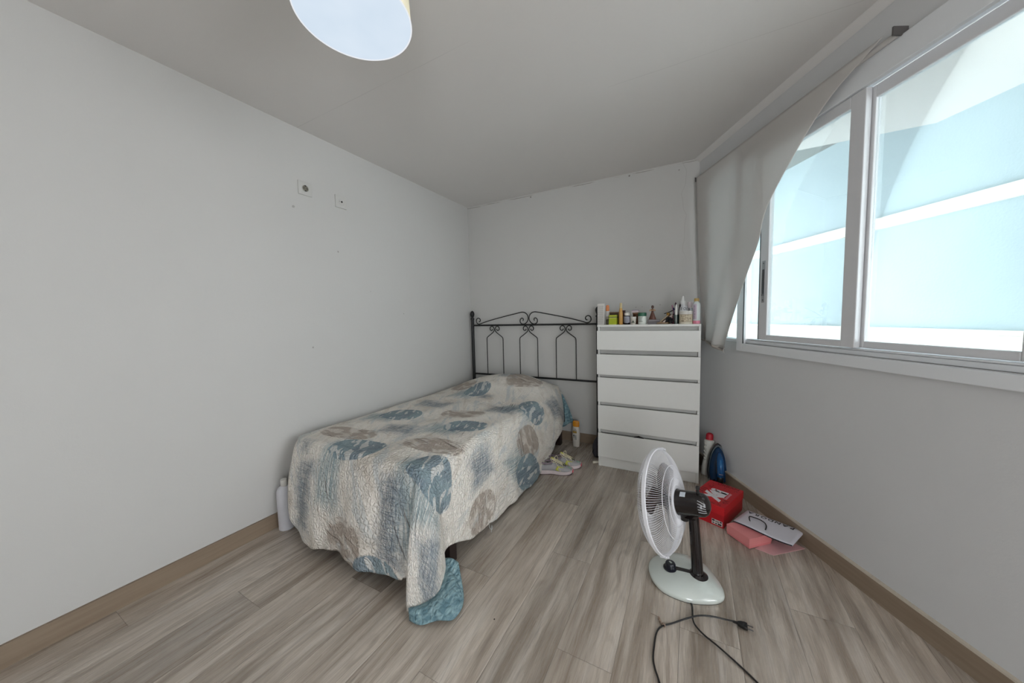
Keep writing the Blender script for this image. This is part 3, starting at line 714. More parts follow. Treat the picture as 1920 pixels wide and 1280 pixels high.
# 6 small cream jar in front
r = bottle('cream_jar', 'small off-white jar with dark green print, right of the pill jar', 'jar', -.3795, 2.628, [(.0145, 0), (.0165, .003), (.0185, .035), (.0190, .044)], mat('offwhite_jar', (204, 198, 186), .5), [('lid', [(.0198, .044), (.0198, .056), (.018, .058)], mat('offwhite_lid', (214, 210, 202), .4))])
q = MB().box((-.011, -.0192, .014), (.011, -.0188, .017)).box((-.006, -.0192, .018), (.006, -.0188, .024)).box((-.002, -.0192, .024), (.002, -.0188, .031)); q.build('print', mat('green_print', (50, 66, 44), .6), r, smooth=False)
# 7 brown tin with pink box on top
bottle('round_tin', 'brown round tin behind the small jars', 'tin', -.352, 2.725, [(.045, 0), (.0455, .002), (.0455, .078)], mat('brown_tin', (92, 54, 32), .4), [('lid', [(.0485, .078), (.0485, .084), (.046, .087), (0, .089)], mat('tan_lid', (150, 112, 84), .45))])
r = thing('pink_box', 'small flat pink and lilac box lying on the brown tin', 'box', (-.378, 2.715, Z+.0895))
MB().box((-.024, -.014, 0), (.024, .014, .014)).build('body', mat('pale_pink_card', (222, 204, 208), .6), r, smooth=False, bevel=.0006)
MB().box((-.0243, -.0143, .0142), (.0243, .0143, .017)).build('lid', mat('lilac_card', (112, 92, 142), .5), r, smooth=False)
# 8 green lid tub
r = bottle('supplement_tub', 'white tub with dark green ribbed lid on the chest', 'tub', -.3195, 2.640, [(.0265, 0), (.0285, .003), (.0295, .056), (.027, .060)], mat('white_tub', (214, 218, 210), .4), [('lid', [(.0292, .060), (.0295, .062), (.0295, .083), (.028, .086), (0, .0865)], mat('green_lid', (36, 96, 72), .4))])
q = MB().box((-.02, -.0302, .048), (.004, -.0298, .051)).box((-.02, -.0302, .021), (.006, -.0298, .024)); lines_on_front(q, -.02, .0, .027, .045, -.0300, 4, 8, .3); q.build('print', mat('grey_green_print', (84, 100, 92), .6), r, smooth=False)
# 9 figurine on grey box
r = thing('grey_case', 'low grey case lying under the figurine', 'case', (-.242, 2.660, Z))
MB().box((-.040, -.025, 0), (.040, .025, .018)).build('body', mat('grey_case', (116, 110, 112), .5), r, smooth=False, bevel=.002)
MB().box((-.039, -.024, .0182), (.039, .024, .034)).build('lid', mat('grey_case_lid', (134, 128, 130), .5), r, smooth=False, bevel=.003)
r = thing('figurine', 'small brown figurine in long flared dress with raised arms, on the grey case', 'figurine', (-.2515, 2.660, Z+.0345))
MB().lathe([(.0255, 0), (.025, .004), (.017, .028), (.009, .052), (.0075, .058), (.010, .068), (.0095, .075), (.004, .079), (.0035, .083)], 20, sy=.75).build('dress', mat('figurine_brown', (96, 58, 46), .45, var=.2, vscale=90), r)
MB().lathe([(.001, .080), (.006, .084), (.0078, .091), (.006, .099), (.001, .1015)], 16).build('head', mat('figurine_head', (84, 56, 46), .5), r)
MB().lathe([(.0085, .083), (.0095, .090), (.008, .099), (.002, .104), (0, .1045)], 16, sy=.9, M=T(0, .003, 0)).build('hair', mat('figurine_hair', (52, 36, 34), .5), r)
for sg in (1, -1):
    MB().tube(spline([(sg*.008, 0, .076), (sg*.0165, -.002, .068), (sg*.017, -.008, .063), (sg*.006, -.013, .069)], 5), [.0042]*10+[.0034]*6, 8).build('arm', mat('figurine_skin', (190, 160, 132), .5), r)
MB().lathe([(.0001, 0), (.0075, .002), (.008, .008), (.0001, .012)], 12, M=T(0, -.008, .062)).build('held_bowl', mat('figurine_gold', (170, 130, 92), .5), r)
# 10 pile: sticks, scrunchie, amber bottle, pencil
gp = 'wooden sticks leaning in the pile'
def stick(p0, p1, r, m, label, name='wooden_stick', flat=1.0):
    o = MB().cyl(p0, p1, r, r*.85, n=10).build(name, m); tag(o, label, 'stick', gp); return o
stick((-.205, 2.640, Z+.006), (-.150, 2.660, Z+.062), .0042, mat('birch', (200, 180, 148), .6), 'pale birch stick leaning leftmost in the pile on the chest')
stick((-.195, 2.625, Z+.006), (-.128, 2.655, Z+.070), .0040, mat('dark_stick', (74, 52, 42), .5), 'dark brown stick leaning in the pile, right of the birch stick')
stick((-.185, 2.615, Z+.006), (-.118, 2.645, Z+.064), .0052, mat('pink_beige', (206, 188, 178), .5), 'pinkish beige stick leaning in the pile, nearest the scrunchie')
b = MB(); b.tube(spline([(-.215+.0, 2.618, Z+.006), (-.19, 2.606, Z+.010), (-.165, 2.612, Z+.007), (-.15, 2.625, Z+.010), (-.17, 2.64, Z+.006)], 6, closed=True), .0055, 8)
tag(b.build('hair_claw', mat('tan_claw', (150, 124, 98), .4)), 'tan curved hair clip lying in front of the sticks on the chest', 'hair clip')
b = MB(); rn = random.Random(4)
for k in range(46):
    a = rn.uniform(0, 2*PI); e = rn.uniform(0, PI/2)
    c = Vector((-.138+.022*math.cos(a)*math.cos(e), 2.632+.016*math.sin(a)*math.cos(e), Z+.012+.030*math.sin(e)))
    b.lathe([(0.0005, -.009), (.007, -.005), (.0095, 0), (.007, .005), (.0005, .009)], 8, M=T(*c))
tag(b.build('scrunchie', mat('black_velvet', (20, 19, 22), .95, bump=.8, bscale=300)), 'fluffy black scrunchie heaped on the chest top', 'scrunchie')
bottle('perfume_bottle', 'small bottle with amber brown cap behind the black scrunchie', 'bottle', -.148, 2.690, [(.013, 0), (.014, .003), (.014, .048), (.009, .052)], mat('tan_glass', (150, 120, 72), .2), [('cap', [(.0115, .052), (.012, .053), (.012, .078), (.011, .080)], mat('amber_cap', (158, 116, 38), .35))])
tag(MB().cyl((-.146, 2.704, Z+.084), (-.100, 2.709, Z+.106), .0036, n=8).cyl((-.176, 2.701, Z+.074), (-.146, 2.704, Z+.084), .0030, n=8).build('eyeliner_pencil', M_black), 'thin black pencil resting across the perfume bottle cap', 'pencil')
bottle('nail_varnish', 'small dark red varnish bottle left of the brush pot', 'bottle', -.113, 2.658, [(.007, 0), (.009, .002), (.009, .036), (.005, .040)], mat('dark_red_varnish', (96, 20, 44), .15), [('cap', [(.0062, .040), (.0056, .072), (.0045, .074)], mat('maroon_cap', (70, 24, 36), .3))])
bottle('lip_balm', 'slim pale pink stick balm standing beside the red varnish', 'lip balm', -.124, 2.672, [(.0065, 0), (.0068, .001), (.0068, .058), (.006, .060)], mat('pale_pink_plastic', (232, 206, 204), .35))
# 11 brush pot
r = thing('brush_pot', 'dark green glass pot with silvery ribs holding brushes', 'pot', (-.0935, 2.662, Z))
MB().lathe([(.0005, .001), (.015, .001), (.0165, .004), (.0170, .066), (.0155, .066), (.015, .006), (.0005, .004)], 24, cap=False).build('glass', mat('dark_green_glass', (38, 58, 56), .12, spec=.8), r)
q = MB()
for k in range(5):
    a = -PI*.85+k*.35; q.box((.0172*math.cos(a)-.0012, .0172*math.sin(a)-.0012, .004), (.0172*math.cos(a)+.0012, .0172*math.sin(a)+.0012, .064))
q.build('ribs', mat('silver_rib', (120, 132, 132), .3), r, smooth=False)
gb = 'makeup brushes in the dark green pot'
def brush(x, y, lean, top, mcol, tip, label, h0=.006, rr=.0024, tr=.0055):
    o = thing('makeup_brush', label, 'brush', (x-.020, y+.032, Z+h0), (0, 0, 0), gb)
    dx, dy = lean
    MB().cyl((0, 0, 0), (dx*.8, dy*.8, top*.8), rr, n=10).build('handle', mcol, o)
    d = Vector((dx, dy, top)); M = T(*(d*.8)) @ d.to_track_quat('Z', 'Y').to_matrix().to_4x4(); L = d.length*.2
    MB().lathe([(rr, 0), (tr, L*.35), (tr, L*.7), (.0008, L)], 10, M=M).build('bristles', tip, o)
brush(-.076, 2.636, (-.004, .004), .148, mat('plum_handle', (96, 46, 76), .4), mat('plum_bristle', (62, 34, 52), .9), 'tallest makeup brush, plum coloured, in the dark green pot')
brush(-.081, 2.631, (-.022, 0), .132, mat('rose_handle', (160, 92, 120), .4), mat('rose_bristle', (138, 88, 112), .9), 'rose pink makeup brush leaning furthest left in the pot', rr=.002, tr=.004)
brush(-.080, 2.624, (-.012, 0), .112, mat('navy_handle', (36, 38, 78), .4), mat('navy_bristle', (40, 44, 84), .9), 'navy makeup brush in the front of the pot')
brush(-.072, 2.624, (-.002, 0), .114, mat('black_handle', (26, 26, 32), .4), mat('black_bristle', (24, 22, 26), .9), 'short black makeup brush beside the navy one')
brush(-.066, 2.636, (.016, .006), .136, mat('brown_handle', (70, 44, 40), .4), mat('brown_bristle', (44, 30, 32), .9), 'dark brown makeup brush leaning right towards the big white bottle')
# 14 white tube with clear cap
bottle('white_tube', 'slim white tube just right of the brush pot', 'tube', -.0935, 2.612, [(.0065, .001), (.0075, .003), (.0075, .060), (.006, .064)], mat('smoky_clear', (120, 128, 126), .15), [('cap', [(.0078, .064), (.0078, .104), (.0035, .134), (.001, .137)], mat('tube_white', (228, 226, 220), .35))])
# 12 squeeze bottle with handwriting
r = bottle('squeeze_bottle', 'white squeeze bottle with pointed nozzle and black handwriting', 'bottle', -.054, 2.700, [(.034, 0), (.0365, .004), (.0368, .092), (.0355, .108), (.030, .122), (.020, .134), (.0165, .138)], mat('white_squeeze', (212, 212, 214), .35), [('collar', [(.0168, .138), (.0168, .160), (.0145, .163)], mat('collar_white', (220, 220, 218), .35)), ('nozzle', [(.0115, .163), (.0105, .170), (.0065, .194), (.004, .197)], mat('nozzle_white', (228, 228, 226), .3))])
def wrap_text(body, rad, z, size, a0=-PI/2, sx=1.0, shear=.15, bold=0):
    q = MB().text(body, Matrix.Identity(4), size, .0002, sx=sx, shear=shear, bold=bold)
    out = []
    for (x, y, d) in q.v:
        a = a0+x/rad; out.append(((rad+d+.0006)*math.cos(a), (rad+d+.0006)*math.sin(a), z+y))
    q.v = out; return q
wrap_text('D3 Oil .', .0356, .106, .027, a0=-PI/2+.12, sx=.86).build('handwriting', mat('marker_ink', (52, 48, 52), .6), r, smooth=False)
# olive-gold caps behind
bottle('cuticle_oil', 'slim bottle with olive gold cap behind the squeeze bottle', 'bottle', -.060, 2.745, [(.009, 0), (.010, .002), (.010, .095), (.006, .102)], mat('clear_oil', (196, 186, 150), .15), [('cap', [(.0068, .102), (.0065, .160), (.003, .166)], mat('olive_gold', (154, 148, 74), .3))])
# 13 cream jar with label
r = bottle('body_butter_jar', 'wide cream jar with beige printed label in front of squeeze bottle', 'jar', -.0345, 2.628, [(.0385, 0), (.041, .003), (.041, .068)], mat('cream_plastic', (216, 208, 190), .4), [('lid', [(.0422, .068), (.0425, .070), (.0425, .087), (.040, .090), (0, .0905)], mat('pearl_lid', (212, 208, 202), .35)), ('label', [(.0413, .014), (.0413, .066)], mat('beige_label', (206, 192, 166), .6))])
q = MB()
def arcbar(q, rad, a0, a1, z0, z1):
    n_ = max(2, int(abs(a1-a0)/.12)+1); A_ = np.linspace(a0, a1, n_)
    q.grid([[(rad*math.cos(a), rad*math.sin(a), z) for a in A_] for z in (z0, z1)])
f0 = -PI/2
arcbar(q, .0417, f0-1.0, f0+1.0, .064, .066); arcbar(q, .0417, f0-1.0, f0+1.0, .0135, .0152)
rn = random.Random(9)
for z0 in (.058, .051, .044, .037, .030, .022):
    a = f0-.75
    while a < f0+.55:
        w_ = rn.uniform(.08, .28)
        if rn.random() < .7: arcbar(q, .0417, a, a+w_, z0, z0+.0028)
        a += w_+.08
arcbar(q, .0418, f0-.62, f0-.25, .019, .025)
q.build('print', mat('brown_print', (108, 90, 72), .6), r, smooth=False)
q = MB(); 
for k in range(7): arcbar(q, .0418, f0+.80-.018*(3-abs(k-3)), f0+.80+.018*(3-abs(k-3)), .026+k*.0035, .0295+k*.0035)
q.build('drop_emblem', mat('brown_drop', (134, 96, 72), .6), r, smooth=False)
# 16 pale bottle behind
bottle('toner_bottle', 'pale pink frosted bottle with silver band behind the cream jar', 'bottle', -.008, 2.728, [(.017, 0), (.0185, .003), (.0185, .085), (.015, .088)], mat('apricot_clear', (214, 188, 140), .25), [('band', [(.0155, .088), (.0155, .110), (.016, .112)], mat('silver_band', (176, 176, 178), .25, .6)), ('cap', [(.0172, .112), (.0175, .114), (.0175, .148), (.014, .154), (0, .155)], mat('frosted_pink', (220, 206, 208), .4))])
# 15 clear bottle, gold cap, pink base
r = bottle('micellar_bottle', 'clear bottle with gold cap, pink liquid and purple lettering, right end of chest', 'bottle', .031, 2.645, [(.0225, .022), (.0235, .025), (.0235, .128), (.020, .142), (.013, .150), (.0125, .154)], mat('clear_plastic', (208, 216, 214), .15), [('cap', [(.0155, .154), (.0158, .155), (.0158, .172), (.0145, .174), (0, .1745)], mat('gold_cap', (186, 156, 92), .35)), ('pink_liquid', [(.021, 0), (.0225, .002), (.0232, .0215)], mat('pink_liquid', (236, 148, 170), .2))], sy=.8)
MB().grid([[(.0242*math.cos(a), .0242*.8*math.sin(a), z) for a in np.linspace(f0-.95, f0+.1, 8)] for z in (.03, .135)]).build('label', mat('lilac_label', (198, 184, 196), .5), r)
q = MB(); rn = random.Random(12)
for k in range(9):           # purple lettering too small to read, running up the label
    z0 = .036+k*.0105; a1 = f0-.75+rn.uniform(-.05, .05)
    for (da, wa, dz, wz) in ((0, .10, 0, .0075), (.10, .28, rn.choice((0, .0055)), .0020), (.32, .08, .001, rn.uniform(.003, .0065))):
        A_ = np.linspace(a1+da, a1+da+wa, 3); q.grid([[(.0247*math.cos(a), .0247*.8*math.sin(a), z) for a in A_] for z in (z0+dz, z0+dz+wz)])
q.build('lettering', mat('purple_ink', (104, 70, 120), .6), r, smooth=False)
# 17 far right white cap piece
# ------------------------------------------------------------------ bottles on the floor
r = bottle('cleaner_bottle', 'plain white round-shouldered bottle between left wall and bed foot', 'bottle', -2.078, 1.025, [(.036, 0), (.040, .004), (.041, .20), (.0395, .225), (.032, .245), (.017, .256)], mat('white_hdpe', (216, 216, 222), .4), [('cap', [(.0165, .256), (.0175, .258), (.0175, .290), (.016, .293), (0, .2935)], mat('cap_white', (218, 216, 210), .45))], z=0)
r = bottle('sunscreen_bottle', 'white sun lotion bottle with orange cap standing by the back wall', 'bottle', -.922, 2.925, [(.029, 0), (.0315, .004), (.034, .06), (.0375, .11), (.0365, .155), (.030, .182), (.028, .186)], mat('sun_white', (216, 210, 200), .4), [('cap', [(.0285, .186), (.0315, .188), (.0315, .226), (.028, .236), (0, .238)], mat('sun_orange', (226, 150, 34), .4))], sy=.62, z=0, rz=-.1)
def patch(r, x0, x1, z0, z1, y, m, nm='print'): MB().box((x0, y-.0006, z0), (x1, y, z1)).build(nm, m, r, smooth=False)
patch(r, -.022, .016, .130, .148, -.0238, mat('gold_sun', (170, 136, 58), .5), 'sun_emblem')
q = MB(); q.box((-.018, -.0236, .098), (-.006, -.0231, .112)); q.box((-.016, -.0236, .086), (-.009, -.0231, .092)); lines_on_front(q, -.003, .014, .070, .112, -.0233, 6, 4, .5); q.build('print', mat('teal_print', (78, 96, 98), .6), r, smooth=False)
q = MB().box((-.016, -.0225, .152), (.014, -.0219, .156)).box((-.012, -.0222, .164), (.010, -.0216, .167)).build('brand_bars', M_inkd, r, smooth=False)
# red capped bottle: waisted and leaning
prof = [(.036, .0), (.040, .004), (.0395, .06), (.034, .10), (.0265, .135), (.0265, .155), (.031, .19), (.0345, .225), (.0365, .25), (.034, .258), (.026, .263)]
r = thing('bleach_bottle', 'white waisted bottle with red cap beside the chest', 'bottle', (.118, 2.795, .0), (math.radians(-4), math.radians(4), .3))
MB().lathe(prof, 28, sy=.85).build('body', mat('bleach_white', (212, 210, 202), .4), r)
MB().lathe([(.0245, .262), (.0245, .292), (.022, .304), (.012, .312), (0, .313)], 24, sy=.9).build('cap', mat('red_cap', (178, 26, 44), .45), r)
q = MB()
for k in range(5): q.tube([(-.0355+.0012*abs(k-2), -.01, .235-k*.026), (-.034+.0012*abs(k-2), -.020, .228-k*.026), (-.026, -.026, .222-k*.026)], .0032, 6)
q.build('grip_ribs', mat('bleach_white', (0,0,0)), r)

# ------------------------------------------------------------------ iron
iron = thing('clothes_iron', 'blue steam iron standing on its heel by the right wall', 'iron', (.185, 2.700, .002), (0, 0, math.radians(14)))
# local: tip = +z, sole plate faces -x/back, handle faces camera(-y)
def outline(k, L, w):   # half outline of the sole: k 0..1 heel to tip
    return w*(1-k**2.6)**.62*(.90+.10*min(1, k*5))
def iron_layer(y, L0, L1, w, n=26, side=0):
    pts = [];
    for i in range(n): k = i/(n-1); pts.append((outline(k, 1, w), L0+(L1-L0)*k))
    full = [(x, y, z) for x, z in pts]+[(-x, y, z) for x, z in reversed(pts[:-1])]
    return full
M_blue = mat('blue_plastic', (18, 82, 138), .22, spec=.6, var=.03); M_blued = mat('deep_blue_plastic', (14, 52, 88), .25, var=.03)
RI = R('Z', -10) @ T(0, 0, 0) @ R('X', -7)
b = MB(); b.grid([[tuple(RI @ Vector(p)) for p in iron_layer(y, z0, z1, w)] for y, z0, z1, w in ((.040, .004, .262, .066), (.034, .002, .265, .070), (.020, .002, .263, .069), (.016, .003, .260, .066))], closev=True)
q0 = [tuple(RI @ Vector(p)) for p in iron_layer(.040, .004, .262, .066)]; b.add(q0, [tuple(range(len(q0)))])
b.build('sole_plate', mat('black_soleplate', (30, 30, 34), .3), iron)
b = MB(); b.grid([[tuple(RI @ Vector(p)) for p in iron_layer(y, z0, z1, w)] for y, z0, z1, w in ((.0158, .005, .254, .0615), (.010, .005, .251, .0605), (.0055, .006, .247, .059))], closev=True)
b.build('grey_trim', mat('grey_trim', (120, 136, 146), .35), iron)
b = MB(); Ls = [iron_layer(y, z0, z1, w) for y, z0, z1, w in ((.0053, .007, .242, .0575), (-.008, .007, .234, .054), (-.020, .009, .216, .046), (-.028, .012, .194, .034), (-.031, .014, .180, .020))]
b.grid([[tuple(RI @ Vector(p)) for p in L_] for L_ in Ls], closev=True); b.add([RI @ Vector(p) for p in Ls[-1]], [tuple(range(len(Ls[-1])))])
b.build('housing', M_blued, iron)
def bar(path, rad, m, nm, sx=1.0):
    P = [RI @ Vector(p) for p in spline(path, 7)]; n_ = len(P); rr = [np.interp(i/(n_-1), np.linspace(0, 1, len(rad)), rad) for i in range(n_)]
    MB().tube(P, rr, 14).build(nm, m, iron)
bar([(0, -.022, .205), (0, -.048, .192), (0, -.074, .165), (0, -.085, .125), (0, -.084, .085), (0, -.078, .058)], [.010, .016, .021, .022, .021, .019], M_blue, 'handle')
bar([(0, -.078, .066), (0, -.080, .035), (0, -.055, .012), (0, -.02, .012), (0, .0, .012)], [.0185, .019, .018, .020, .022], M_black, 'heel')
bar([(0, -.086, .175), (.0, -.098, .150), (0, -.103, .128)], [.006, .010, .008], mat('light_blue_plastic', (40, 112, 170), .2), 'spray_nozzle')
bar([(-.012, -.064, .164), (-.013, -.070, .12), (-.013, -.066, .075)], [.010, .011, .010], mat('iron_grip_black', (20, 22, 28), .5), 'grip')
MB().cyl(RI @ Vector((-.012, -.104, .082)), RI @ Vector((.012, -.104, .082)), .006, n=10).build('steam_button', mat('navy_button', (16, 40, 92), .3), iron)
MB().tube(spline([(-.030, -.015, .02), (-.052, -.03, .018), (-.070, -.035, .010), (-.060, -.015, .005), (-.035, -.01, .005)], 6), .0045, 8).build('power_cord', M_black, iron)
tag(MB().box((-.02, -.03, .0005), (.025, .03, .002)).xf(T(.135, 2.735, 0) @ R('Z', 20)).build('paper_scrap', mat('paper_white', (222, 220, 212), .8), smooth=False), 'white paper scrap on the floor between bleach bottle and iron', 'paper')

# ------------------------------------------------------------------ shoe box
e1 = Vector((.12, .272, 0)).normalized(); L1, L2, HS = .292, .186, .12
sb = thing('shoe_box', 'red shoe box with white logo on the lid, in front of the iron', 'box', (.174, 2.104, 0), (0, 0, math.atan2(e1.y, e1.x)))
M_red = mat('red_card', (196, 26, 36), .38, var=.04)
MB().box((.003, .003, .0), (L1-.003, L2-.003, HS-.006)).build('body', mat('dark_red_card', (178, 20, 30), .4, var=.04), sb, smooth=False, bevel=.0008)
MB().box((0, 0, HS-.046), (L1, L2, HS)).build('lid', M_red, sb, smooth=False, bevel=.0008)
q = MB().text('X', T(.095, .090, HS+.0006) @ R('Z', 0), .125, .0004, sx=.8, bold=.008)
q.text('t', T(.145, .088, HS+.0007), .115, .0004, sx=1.1, bold=.009).text('i', T(.176, .086, HS+.0007), .115, .0004, sx=1.1, bold=.009)
q.build('logo', mat('white_print', (226, 222, 226), .5), sb, smooth=False)
MB().text('footwear', T(.150, .034, HS+.0006), .024, .0003, bold=.0006).build('logo_text', mat('pink_print', (224, 150, 160), .5), sb, smooth=False)
q = MB()
q.text('URBAN', T(.085, .160, HS+.0005) @ R('Z', 2), .050, .0002)
q.text('URBAN', T(.272, .075, HS+.0005) @ R('Z', -88), .036, .0002)
rn = random.Random(21)
for k in range(34):          # scrawled marks around the edge of the lid
    x, y = rn.choice(((rn.uniform(.17, .28), rn.uniform(.135, .175)), (rn.uniform(.225, .25), rn.uniform(.02, .15)), (rn.uniform(.01, .12), rn.uniform(.010, .032)), (rn.uniform(.008, .03), rn.uniform(.02, .15))))
    a_ = rn.uniform(0, PI); l_ = rn.uniform(.006, .013)
    q.box((-l_, -.0011, 0), (l_, .0011, .0004), M=T(x, y, HS+.0003) @ Matrix.Rotation(a_, 4, 'Z'))
q.build('graffiti_print', mat('deep_red_print', (112, 12, 22), .5), sb, smooth=False)
# label on the short side facing the fan (x=0 face)
q = MB().box((-.0012, .008, .010), (-.0005+.0001, .062, .038)); q.xf(T(0, 0, 0)); q.build('size_label', mat('label_white', (214, 206, 204), .6), sb, smooth=False)
q = MB()
for (y0, y1, z0, z1) in ((.047, .060, .026, .036), (.011, .020, .028, .036), (.012, .030, .012, .022), (.034, .044, .013, .019), (.049, .058, .014, .020), (.024, .044, .030, .0325), (.024, .044, .0255, .028)):
    q.box((-.0018, y0, z0), (-.0013, y1, z1))
q.build('label_print', M_inkd, sb, smooth=False)

# ------------------------------------------------------------------ pink box, bag, sheet
e2 = Vector((-.089, .096, 0)).normalized()
pk = thing('gift_box', 'salmon pink rectangular gift box on the floor under the white paper bag', 'box', (.2735, 1.972, .0035), (0, 0, math.atan2(e2.y, e2.x)-PI/2))
M_pink = mat('salmon_card', (222, 130, 132), .6, var=.02)
# local: x to the right-back, y = left-back
MB().box((.002, .002, 0), (.145, .131, .046)).build('body', M_pink, pk, smooth=False, bevel=.0006)
MB().box((.0, .0, .012), (.147, .133, .053)).build('lid', mat('salmon_lid', (228, 142, 142), .6, var=.02), pk, smooth=False, bevel=.0006)
sh = MB().prism([(.300, 1.995), (.372, 1.974), (.52, 2.10), (.44, 2.16)], .0005, .003)
tag(sh.build('pink_card', mat('light_pink_card', (222, 176, 178), .6), smooth=False), 'flat pale pink card on the floor under the gift box', 'card')
# paper bag, lying tilted over the box
p0 = Vector((.2165, 2.101, .064)); pu = Vector((.309, 2.285, .052)); pl = Vector((.360, 2.058, .066))
eu = (pu-p0).normalized(); ev = (pl-p0); ev = (ev-eu*ev.dot(eu)).normalized(); en = ev.cross(eu).normalized()
if en.z < 0: en = -en
MBg = Matrix((( ev.x, eu.x, en.x, p0.x), (ev.y, eu.y, en.y, p0.y), (ev.z, eu.z, en.z, p0.z), (0, 0, 0, 1)))
bag = thing('paper_bag', 'flat white paper bag with black letters and cord handle, on the gift box', 'bag', p0)
Wb, Lb = .255, .19
rows = []
for i in range(13):
    row = []
    for j in range(15):
        x = Wb*j/14; y = Lb*i/12
        row.append(MBg @ Vector((x, y-.010*math.sin(PI*x/Wb)*(1-i/12), .004*math.sin(x*22)*(1-i/12)+.002)))
    rows.append(row)
b = MB(); b.grid(rows); b.grid([[p-en*.006*(1+0*0) for p in r_] for r_ in rows])
top = rows; 
b.build('bag_sheet', mat('white_paper', (222, 220, 228), .55, var=.01), bag, world=True, solid=.0008)
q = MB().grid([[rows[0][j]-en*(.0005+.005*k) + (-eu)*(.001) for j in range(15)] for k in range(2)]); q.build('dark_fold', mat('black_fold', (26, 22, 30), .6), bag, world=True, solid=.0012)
# letters run upside down along the far edge, starting at the left
M_blk = mat('black_ink', (24, 22, 26), .5)
q = MB()
for k, ch in enumerate(reversed('PANDORA')):
    q.text(ch, MBg @ T(.022+k*.0315, Lb-.020, .0034) @ R('Z', 180), .034, .0003, bold=.0006)
q.build('lettering', M_blk, bag, smooth=False, world=True)
P = spline([(.058, .060, .003), (.046, .083, .007), (.040, .104, .010), (.060, .108, .012), (.085, .108, .012), (.112, .096, .011), (.128, .070, .010), (.134, .045, .007), (.134, .035, .003)], 6)
MB().tube([MBg @ Vector(p) for p in P], .0026, 8).build('cord_handle', M_blk, bag, world=True)

# ------------------------------------------------------------------ dark bag & stub beside the chest
r = thing('fabric_bag', 'dark grey fabric bag squeezed between headboard post and chest', 'bag', (-.694, 2.80, 0))
MB().lathe([(.010, 0), (.030, .004), (.040, .03), (.042, .065), (.038, .10), (.026, .135), (.012, .155), (.006, .165)], 20, sy=1.7).build('body', mat('dark_grey_fabric', (62, 60, 66), .9, bump=.5), r)
MB().tube(spline([(-.01, -.03, .13), (-.018, -.05, .09), (-.025, -.07, .05)], 6), .004, 6).build('strap', M_black, r)
tag(MB().cyl((-.690, 2.625, .010), (-.647, 2.655, .010), .010, n=16).build('plastic_cap', mat('ivory_cap', (212, 206, 190), .5)), 'small ivory cap on the floor at the chest foot', 'cap')

